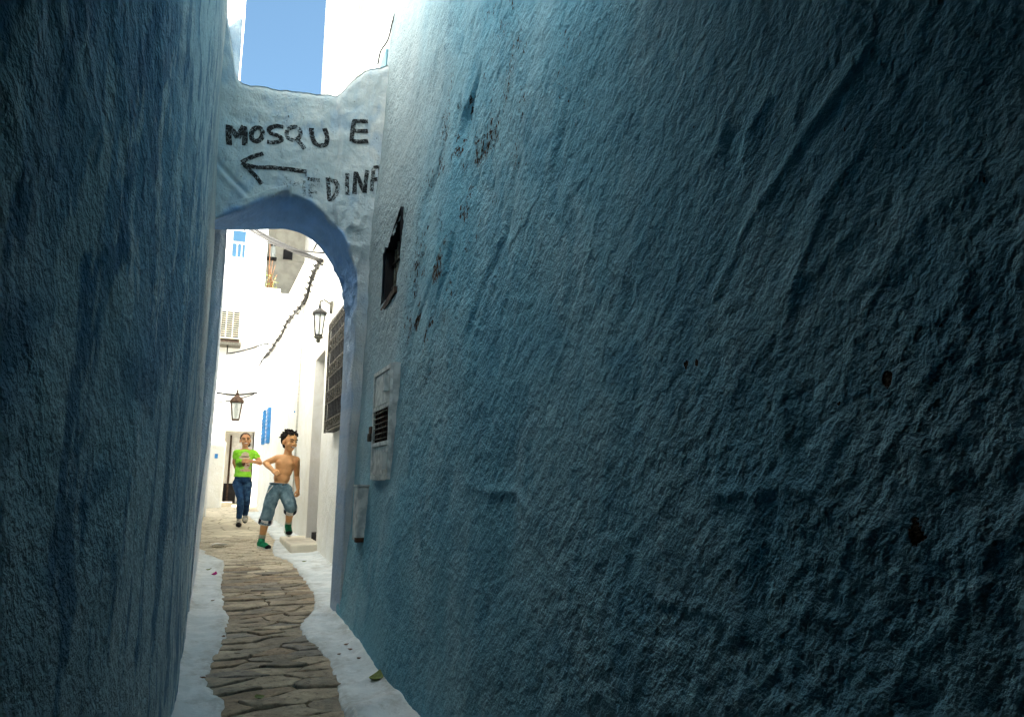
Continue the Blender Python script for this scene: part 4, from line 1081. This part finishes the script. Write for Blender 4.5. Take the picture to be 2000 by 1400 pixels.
def head_parts(mb, c, Rm, s=1.0):
    c = Vector(c); L = lambda x, y, z: c + Rm @ Vector((x * s, y * s, z * s))
    mb.ball(L(0, -.008, .028), .073 * s, .092 * s, .088 * s, Rm)
    mb.ball(L(0, .022, -.035), .058 * s, .062 * s, .068 * s, Rm)
    mb.ball(L(0, .050, -.083), .026 * s, .024 * s, .022 * s, Rm)
    for q in (-1, 1):
        mb.ball(L(q * .036, .052, -.030), .026 * s, .022 * s, .026 * s, Rm)
        mb.ball(L(q * .076, -.012, -.012), .010 * s, .018 * s, .028 * s, Rm)
    mb.capsule(L(0, .084, .012), L(0, .099, -.020), .009 * s, .013 * s)
    for q in (-1, 1): mb.ball(L(q * .012, .090, -.024), .008 * s, .010 * s, .007 * s, Rm)
    mb.ball(L(0, .074, .035), .05 * s, .012 * s, .010 * s, Rm)
    return L
def face_bits(person, L, Rm, s, smile=1.0):
    for q in (-1, 1):
        MB().chain([(L(q * .018, .083, .004), .0035 * s), (L(q * .031, .083, .009), .0048 * s), (L(q * .045, .073, .003), .003 * s)]).build('eye', M['eye'], person, True)
        MB().chain([(L(q * .014, .088, .026), .004 * s), (L(q * .032, .086, .034), .0045 * s), (L(q * .052, .070, .028), .003 * s)]).build('eyebrow', M['eye'], person, True)
    pts = [L(x, .0885 - 9 * x * x, -.056 + 7.0 * x * x * smile) for x in np.linspace(-.030, .030, 9)]
    MB().chain([(p, (.0075 - .004 * abs(i - 4) / 4) * s) for i, p in enumerate(pts)]).build('mouth', M['lip'], person, True)
    pts = [L(x, .0945 - 9 * x * x, -.0545 + 6.0 * x * x * smile) for x in np.linspace(-.022, .022, 7)]
    MB().chain([(p, (.0042 - .0015 * abs(i - 3) / 3) * s) for i, p in enumerate(pts)]).build('teeth', M['teeth'], person, True)
def shoe(person, ankle, heel, toe, up, upper, toe_mat, sole_mat, s=1.0):
    ankle, heel, toe, up = Vector(ankle), Vector(heel), Vector(toe), Vector(up).normalized()
    d = (toe - heel).normalized(); up = (up - d * up.dot(d)).normalized(); side = d.cross(up); L = (toe - heel).length
    Rm = Matrix((side, d, up)).transposed()
    mid = heel.lerp(toe, .45)
    b = MB(); b.ball(heel + d * L * .22 + up * .035 * s, .037 * s, L * .26, .048 * s, Rm); b.ball(heel + d * L * .5 + up * .032 * s, .040 * s, L * .34, .036 * s, Rm)
    b.ball(heel + d * L * .74 + up * .024 * s, .043 * s, L * .25, .030 * s, Rm); b.capsule(heel + d * L * .25 + up * .05 * s, ankle, .040 * s, .040 * s)
    so_ = b.remesh('shoe', upper, person, .006, 4)
    b = MB(); b.ball(heel + d * L * .80 + up * .022 * s, .042 * s, L * .20, .030 * s, Rm); b.remesh('toe_cap', toe_mat, so_, .006, 2)
    b = MB()
    outl = []
    for t in np.linspace(0, 2 * math.pi, 22, endpoint=False):
        yy = .5 - .52 * math.cos(t); xx = (.040 + .006 * math.sin(math.pi * yy)) * s * math.sin(t)
        outl.append((xx, yy * L))
    V = [heel + side * x + d * y_ + up * z for z in (-.014 * s, .012 * s) for x, y_ in outl]; n = len(outl)
    b.add(V, [(i, (i + 1) % n, n + (i + 1) % n, n + i) for i in range(n)] + [tuple(range(n))[::-1], tuple(range(n, 2 * n))]); b.build('sole', sole_mat, so_)
    lc_ = MB()
    for k_ in range(4):
        p = heel + d * L * (.38 + .09 * k_) + up * (.070 - .006 * k_) * s
        lc_.tube([p - side * .022 * s - up * .008 * s, p, p + side * .022 * s - up * .008 * s], .0045 * s, 5)
    lc_.build('lace', M['lace'], so_, True)
    return so_

# ---- the running boy
Y0 = 8.98
b = lambda x, y, dy=0.0: P(x, y, Y0 + dy)
boy = empty('person', (G(512, 1073).x, Y0, gz(Y0)))
tag(boy, 'shirtless person in denim shorts and green shoes running through the lane', 'person')
J = dict(neck=b(562, 889, .0), pel=b(546, 950, .0), shR=b(541, 895, .03), shL=b(579, 898, -.02), elR=b(518, 904, .10), wrR=b(534, 919, -.09), elL=b(580, 930, .10), wrL=b(582, 955, .02),
         hipR=b(537, 956), hipL=b(556, 957, -.02), knR=b(521, 1006, -.06), anR=b(511, 1052, .06), knL=b(568, 989, -.17), anL=b(563, 1022, .12))
hs = 1.09
hc = b(566, 863, -.03); Rh = frame((math.sin(R(30)), -math.cos(R(30)), -.10), R(-4))
mb = MB()
LH = head_parts(mb, hc, Rh, hs)
mb.chain([(J['neck'] + Vector((0, .01, .0)), .050), (hc + Vector((-.01, .02, -.07)), .044)])
ch = J['neck'].lerp(J['pel'], .30); wa = J['neck'].lerp(J['pel'], .72)
tl = (J['neck'] - J['pel']).normalized(); sdv = (J['shL'] - J['shR']).normalized(); fwv = sdv.cross(tl).normalized()
Rt = Matrix((sdv, fwv, sdv.cross(fwv))).transposed()
mb.ball(ch, .122, .078, .125, Rt); mb.ball(ch + tl * .06, .112, .062, .07, Rt); mb.ball(ch.lerp(wa, .5), .106, .072, .10, Rt); mb.ball(wa, .100, .070, .09, Rt); mb.ball(J['pel'], .105, .078, .075, Rt)
for q in (-1, 1): mb.ball(ch + sdv * q * .052 + fwv * (-.045 if fwv.y > 0 else .045) + tl * .015, .052, .03, .042, Rt)
mb.chain([(J['neck'] - tl * .02, .040), (J['shR'], .044), (J['elR'], .033), (J['elR'].lerp(J['wrR'], .3), .034), (J['wrR'], .023)])
mb.chain([(J['neck'] - tl * .02, .040), (J['shL'], .044), (J['elL'], .032), (J['elL'].lerp(J['wrL'], .3), .033), (J['wrL'], .023)])
hand(mb, J['wrR'], (J['wrR'] - J['elR']) + Vector((.03, -.05, .01)), (.4, .6, -.5), .92, 1, 1.1)
hand(mb, J['wrL'], Vector((.05, -.25, -1)), (-.6, .3, -.3), .92, -1, 1.1)
for h_, k_, a_ in (('hipR', 'knR', 'anR'), ('hipL', 'knL', 'anL')):
    mb.chain([(J[h_], .070), (J[k_], .050), (J[k_].lerp(J[a_], .32) + Vector((0, .015, 0)), .052), (J[a_], .033)])
mb.remesh('body', M['skin_boy'], boy, .0065, 4)
face_bits(boy, LH, Rh, hs)
# hair
hb_ = MB(); hb_.ball(LH(0, -.030, .046), .080 * hs, .090 * hs, .084 * hs, Rh); hb_.ball(LH(0, -.055, .015), .076 * hs, .060 * hs, .075 * hs, Rh)
for i in range(46):
    th, ph = rs.uniform(0, 6.28), rs.uniform(-.15, 1.4)
    d_ = Vector((math.cos(th) * math.cos(ph), math.sin(th) * math.cos(ph) - .1, math.sin(ph)))
    if d_.y > .62 and d_.z < .55: continue
    p = LH(d_.x * .078, -.030 + d_.y * .084, .046 + d_.z * .078); hb_.capsule(p, p + Rh @ Vector((d_.x * .02 + rs.uniform(-.02, .02), d_.y * .02 - .004, -.008 + d_.z * .03)) * hs, .017, .006, 7)
for i in range(16):
    p = LH(rs.uniform(-.06, .06), rs.uniform(-.08, .03), .115); hb_.capsule(p, p + Rh @ Vector((rs.uniform(-.02, .02), rs.uniform(-.01, .02), rs.uniform(.015, .035))), .016, .005, 7)
hb_.capsule(LH(0, -.085, 0), LH(0, -.075, -.05), .045, .03)
for x in np.linspace(-.055, .055, 7): hb_.capsule(LH(x, .035, .100), LH(x + .010, .064, .082 + rs.uniform(-.012, .006)), .015, .006, 7)
hair = hb_.remesh('hair', M['hair'], boy, .006, 1, wobble=.006, wscale=70)
# shorts
sb_ = MB(); sb_.ball(J['pel'] + Vector((0, 0, -.01)), .118, .092, .075, Rt); sb_.ball(J['hipR'].lerp(J['hipL'], .5) - tl * .02, .122, .095, .07, Rt)
heR, heL = J['knR'].lerp(J['anR'], .16), J['knL'].lerp(J['anL'], .10)
sb_.chain([(J['hipR'], .088), (J['hipR'].lerp(J['knR'], .6), .080), (heR + (heR - J['hipR']).normalized() * .05, .070)])
sb_.chain([(J['hipL'], .088), (J['hipL'].lerp(J['knL'], .6), .080), (J['knL'] + Vector((0, .0, -.01)), .072), (heL + (J['anL'] - J['knL']).normalized() * .06, .066)])
sh = sb_.remesh('shorts', M['denim_short'], boy, .008, 4, wobble=.012, wscale=14)
wtop = b(546, 943); cut(sh, wtop, tl)
def flatten(o, pl, ax, root):
    ax = np.array(ax.normalized()); n = len(o.data.vertices); co = np.empty(n * 3, np.float32); o.data.vertices.foreach_get('co', co); co = co.reshape(-1, 3)
    h_ = (co - np.array(pl)) @ ax; lat = np.linalg.norm((co - np.array(pl)) - h_[:, None] * ax, axis=1)
    m_ = (h_ > 0) & (lat < .115); co[m_] -= h_[m_, None] * ax; o.data.vertices.foreach_set('co', co.ravel()); o.data.update()
def cuffs(heC, ax, r, s_name):
    ax = ax.normalized(); u = ax.orthogonal().normalized(); w_ = ax.cross(u); V = []
    n = 24
    for t, rr in ((-.030, r * .97), (-.028, r * 1.06), (.030, r * 1.06), (.032, r * .93)):
        for k_ in range(n):
            a = 2 * math.pi * k_ / n; V.append(heC + ax * t + (u * math.cos(a) + w_ * math.sin(a)) * rr)
    f = grid_faces(4, n); Fc = []
    for i in range(3):
        for k_ in range(n): Fc.append((i * n + k_, i * n + (k_ + 1) % n, (i + 1) * n + (k_ + 1) % n, (i + 1) * n + k_))
    c_ = mk('cuff', V, Fc, M['cuff'], sh, False)
    for k_ in range(0, n, 6):
        c_.data.materials.append(M['cuff_dark']) if len(c_.data.materials) < 2 else None
    for pol in c_.data.polygons:
        if pol.index % n % 6 in (0, 1) : pol.material_index = 1
axR = J['anR'] - J['knR']; axL = J['anL'] - J['knL']
flatten(sh, heR + axR.normalized() * .035, axR, None); flatten(sh, heL + axL.normalized() * .03, axL, None)
cuffs(heR + axR.normalized() * .018, axR, .079, 'r'); cuffs(heL + axL.normalized() * .012, axL, .077, 'l')
wb_ = MB(); pts = []
for t in np.linspace(0, 2 * math.pi, 30): pts.append(wtop - tl * .012 + sdv * math.cos(t) * .109 + (sdv.cross(tl)).normalized() * math.sin(t) * .084)
wb_.tube(pts, .011, 6, False); wb_.build('waistband', M['denim_short'], sh, True)
MB().ball(wtop + Vector((.035, -.085, -.018)), .011).build('button', M['old_iron'], sh, True)
MB().tube([b(522, 962, -.10), b(529, 953, -.105), b(533, 948, -.10)], .006, 5).build('pocket_piping', M['cuff'], sh, True)
# socks and shoes
for an, kn in (('anR', 'knR'), ('anL', 'knL')):
    d_ = (J[kn] - J[an]).normalized(); MB().chain([(J[an] - d_ * .03, .040), (J[an] + d_ * .045, .041)]).remesh('sock', M['sock'], boy, .006, 1)
gzb = gz(Y0) + .035
heelR = b(503, 1066, .05); toeR = b(527, 1073, -.11)
shoe(boy, J['anR'] - Vector((0, 0, .01)), heelR, toeR, (0.05, -.1, 1), M['green_shoe'], M['dark_rubber'], M['sole'], 1.0)
shoe(boy, J['anL'] + Vector((0, .0, -.005)), b(560, 1027, .17), b(565, 1046, .02), (.12, -.85, .5), M['green_shoe'], M['dark_rubber'], M['sole'], 1.0)

# ---- the girl behind
Y1 = 12.3
g_ = lambda x, y, dy=0.0: P(x, y, Y1 + dy)
girl = empty('person', (G(467, 1030).x, Y1, gz(Y1)))
tag(girl, 'smiling person in lime green printed shirt and blue jeans running', 'person')
K = dict(neck=g_(479, 876), pel=g_(473, 938), shR=g_(462, 884, .02), shL=g_(497, 884, -.01), elR=g_(458, 903, .10), wrR=g_(463, 918, .16), elL=g_(508, 904, -.06), wrL=g_(489, 900, -.20),
         hipR=g_(464, 944), hipL=g_(483, 944, .02), knR=g_(470, 973, -.14), anR=g_(467, 1012, -.02), knL=g_(482, 975, -.02), anL=g_(479, 1004, .26))
hs2 = 1.08
gc = g_(479.5, 859.5, -.02); Rg = frame((.06, -1, .03), R(3))
mb = MB(); LG = head_parts(mb, gc, Rg, hs2)
mb.chain([(K['neck'] + Vector((0, .01, -.01)), .050), (gc + Vector((0, .02, -.07)), .045)])
tl2 = (K['neck'] - K['pel']).normalized(); sd2 = (K['shL'] - K['shR']).normalized(); fw2 = sd2.cross(tl2).normalized(); Rt2 = Matrix((sd2, fw2, sd2.cross(fw2))).transposed()
ch2 = K['neck'].lerp(K['pel'], .28); wa2 = K['neck'].lerp(K['pel'], .68)
mb.ball(ch2, .13, .08, .13, Rt2); mb.ball(wa2, .115, .078, .14, Rt2); mb.ball(K['pel'], .125, .088, .09, Rt2)
mb.chain([(K['neck'] - tl2 * .03, .040), (K['shR'], .046), (K['elR'], .036), (K['wrR'], .025)])
mb.chain([(K['neck'] - tl2 * .03, .040), (K['shL'], .046), (K['elL'], .038), (K['elL'].lerp(K['wrL'], .3), .037), (K['wrL'], .025)])
hand(mb, K['wrL'], Vector((-1, -.15, .05)), (0, 1, -.15), .95, 1, .55)
hand(mb, K['wrR'], Vector((.2, .2, -1)), (1, 0, 0), .95, 1, .9)
for h_, k_, a_ in (('hipR', 'knR', 'anR'), ('hipL', 'knL', 'anL')): mb.chain([(K[h_], .07), (K[k_], .048), (K[a_], .035)])
mb.remesh('body', M['skin_girl'], girl, .0068, 4)
face_bits(girl, LG, Rg, hs2, 1.3)
hg = MB(); hg.ball(LG(0, -.020, .040), .079 * hs2, .096 * hs2, .082 * hs2, Rg); hg.ball(LG(.0, -.09, .02), .05, .045, .05, Rg)
hg.chain([(LG(-.03, -.10, 0), .035), (LG(-.06, -.08, -.06), .028), (LG(-.062, -.03, -.115), .013)])
hair2 = hg.remesh('hair', M['hair_girl'], girl, .006, 2, wobble=.003, wscale=60)
cut(hair2, LG(0, .052, .075), Rg @ Vector((0, .80, -.6)))
# shirt with print
k = NT('lime_shirt'); o_ = k.sep()
cx0 = g_(480, 900, -.1); sc_px = (g_(490, 900, -.1).x - cx0.x) / 10
fold = k.noise(9, 4, .6, k.vec((1, 1, .7)))
c = k.mix(k.ramp(fold, .35, .65), (.26, .66, .03), (.36, .80, .07))
geo = k.n('ShaderNodeNewGeometry'); sn = k.n('ShaderNodeSeparateXYZ'); k.l(geo.outputs['Normal'], sn.inputs[0]); front = k.ramp(sn.outputs[1], -.25, -.1, 1, 0)
def blob(px, py, rx, ry, colr, c, soft=.15, wob=.25):
    q = g_(px, py, -.1)
    dx = k.math('DIVIDE', k.math('SUBTRACT', o_[0], q.x), rx * sc_px); dz = k.math('DIVIDE', k.math('SUBTRACT', o_[2], q.z), ry * sc_px)
    r2_ = k.math('ADD', k.math('MULTIPLY', dx, dx), k.math('MULTIPLY', dz, dz)); r2_ = k.math('ADD', r2_, k.math('MULTIPLY', k.math('SUBTRACT', k.noise(60, 3), .5), wob))
    return k.mix(k.math('MULTIPLY', k.ramp(r2_, 1 - soft, 1 + soft, 1, 0), front), c, colr)
c = blob(469, 907, 7, 6, (.10, .22, .03), c, .6, 3.0)
c = blob(480, 918, 12, 3, (.62, .40, .30), c)
c = blob(482, 906, 7, 10, (.70, .52, .42), c)
c = blob(476, 903, 3.5, 8, (.16, .07, .04), c)
c = blob(484, 908, 2, 1, (.45, .05, .05), c)
c = blob(478, 893, 11, 4, (.62, .50, .34), c)
c = blob(479, 888, 7.5, 6, (.66, .54, .38), c)
c = blob(479, 891.5, 8, 1.3, (.10, .07, .05), c)
k.color(c); k.bump(fold, .8, .03); k.b.inputs['Roughness'].default_value = .9
tb_ = MB(); tb_.ball(ch2 + tl2 * .01, .140, .093, .14, Rt2); tb_.ball(ch2 - tl2 * .07 + Vector((0, -.018, 0)), .136, .092, .12, Rt2); tb_.ball(wa2, .130, .092, .14, Rt2); tb_.ball(wa2 - tl2 * .10, .142, .102, .12, Rt2)
tb_.chain([(K['neck'] - tl2 * .045, .050), (K['shR'] + Vector((.004, 0, -.002)), .055), (K['shR'].lerp(K['elR'], .40), .056)]); tb_.chain([(K['neck'] - tl2 * .045, .050), (K['shL'] - Vector((.004, 0, .002)), .055), (K['shL'].lerp(K['elL'], .40), .056)])
shirt = tb_.remesh('shirt', k.m, girl, .008, 4, wobble=.008, wscale=12)
cut(shirt, g_(473, 931), -tl2)
# jeans
jb = MB(); jb.ball(K['pel'], .130, .098, .085, Rt2); jb.ball(K['pel'] + Vector((0, 0, .05)), .122, .09, .07, Rt2)
jb.chain([(K['hipR'], .083), (K['knR'], .060), (K['knR'].lerp(K['anR'], .35), .058), (K['anR'] + Vector((0, 0, .02)), .046)]); jb.chain([(K['hipL'], .083), (K['knL'], .060), (K['knL'].lerp(K['anL'], .35), .058), (K['anL'], .046)])
jeans = jb.remesh('jeans', M['denim_jean'], girl, .008, 4, wobble=.007, wscale=16)
MB().tube([P(461 + i * 2.7, 936, Y1 - .105 - .012 * math.sin(i / 10 * math.pi)) for i in range(11)], .006, 5).build('waist_seam', M['denim_jean'], jeans, True)
shoe(girl, K['anR'], g_(466.5, 1027, .02), g_(466, 1021.5, -.21), (0, .35, 1), M['sneaker'], M['sneaker'], M['dark_rubber'], .98)
shoe(girl, K['anL'], g_(479, 1006, .33), g_(478.5, 1020, .16), (0, -.8, .4), M['sneaker'], M['sneaker'], M['dark_rubber'], .98)
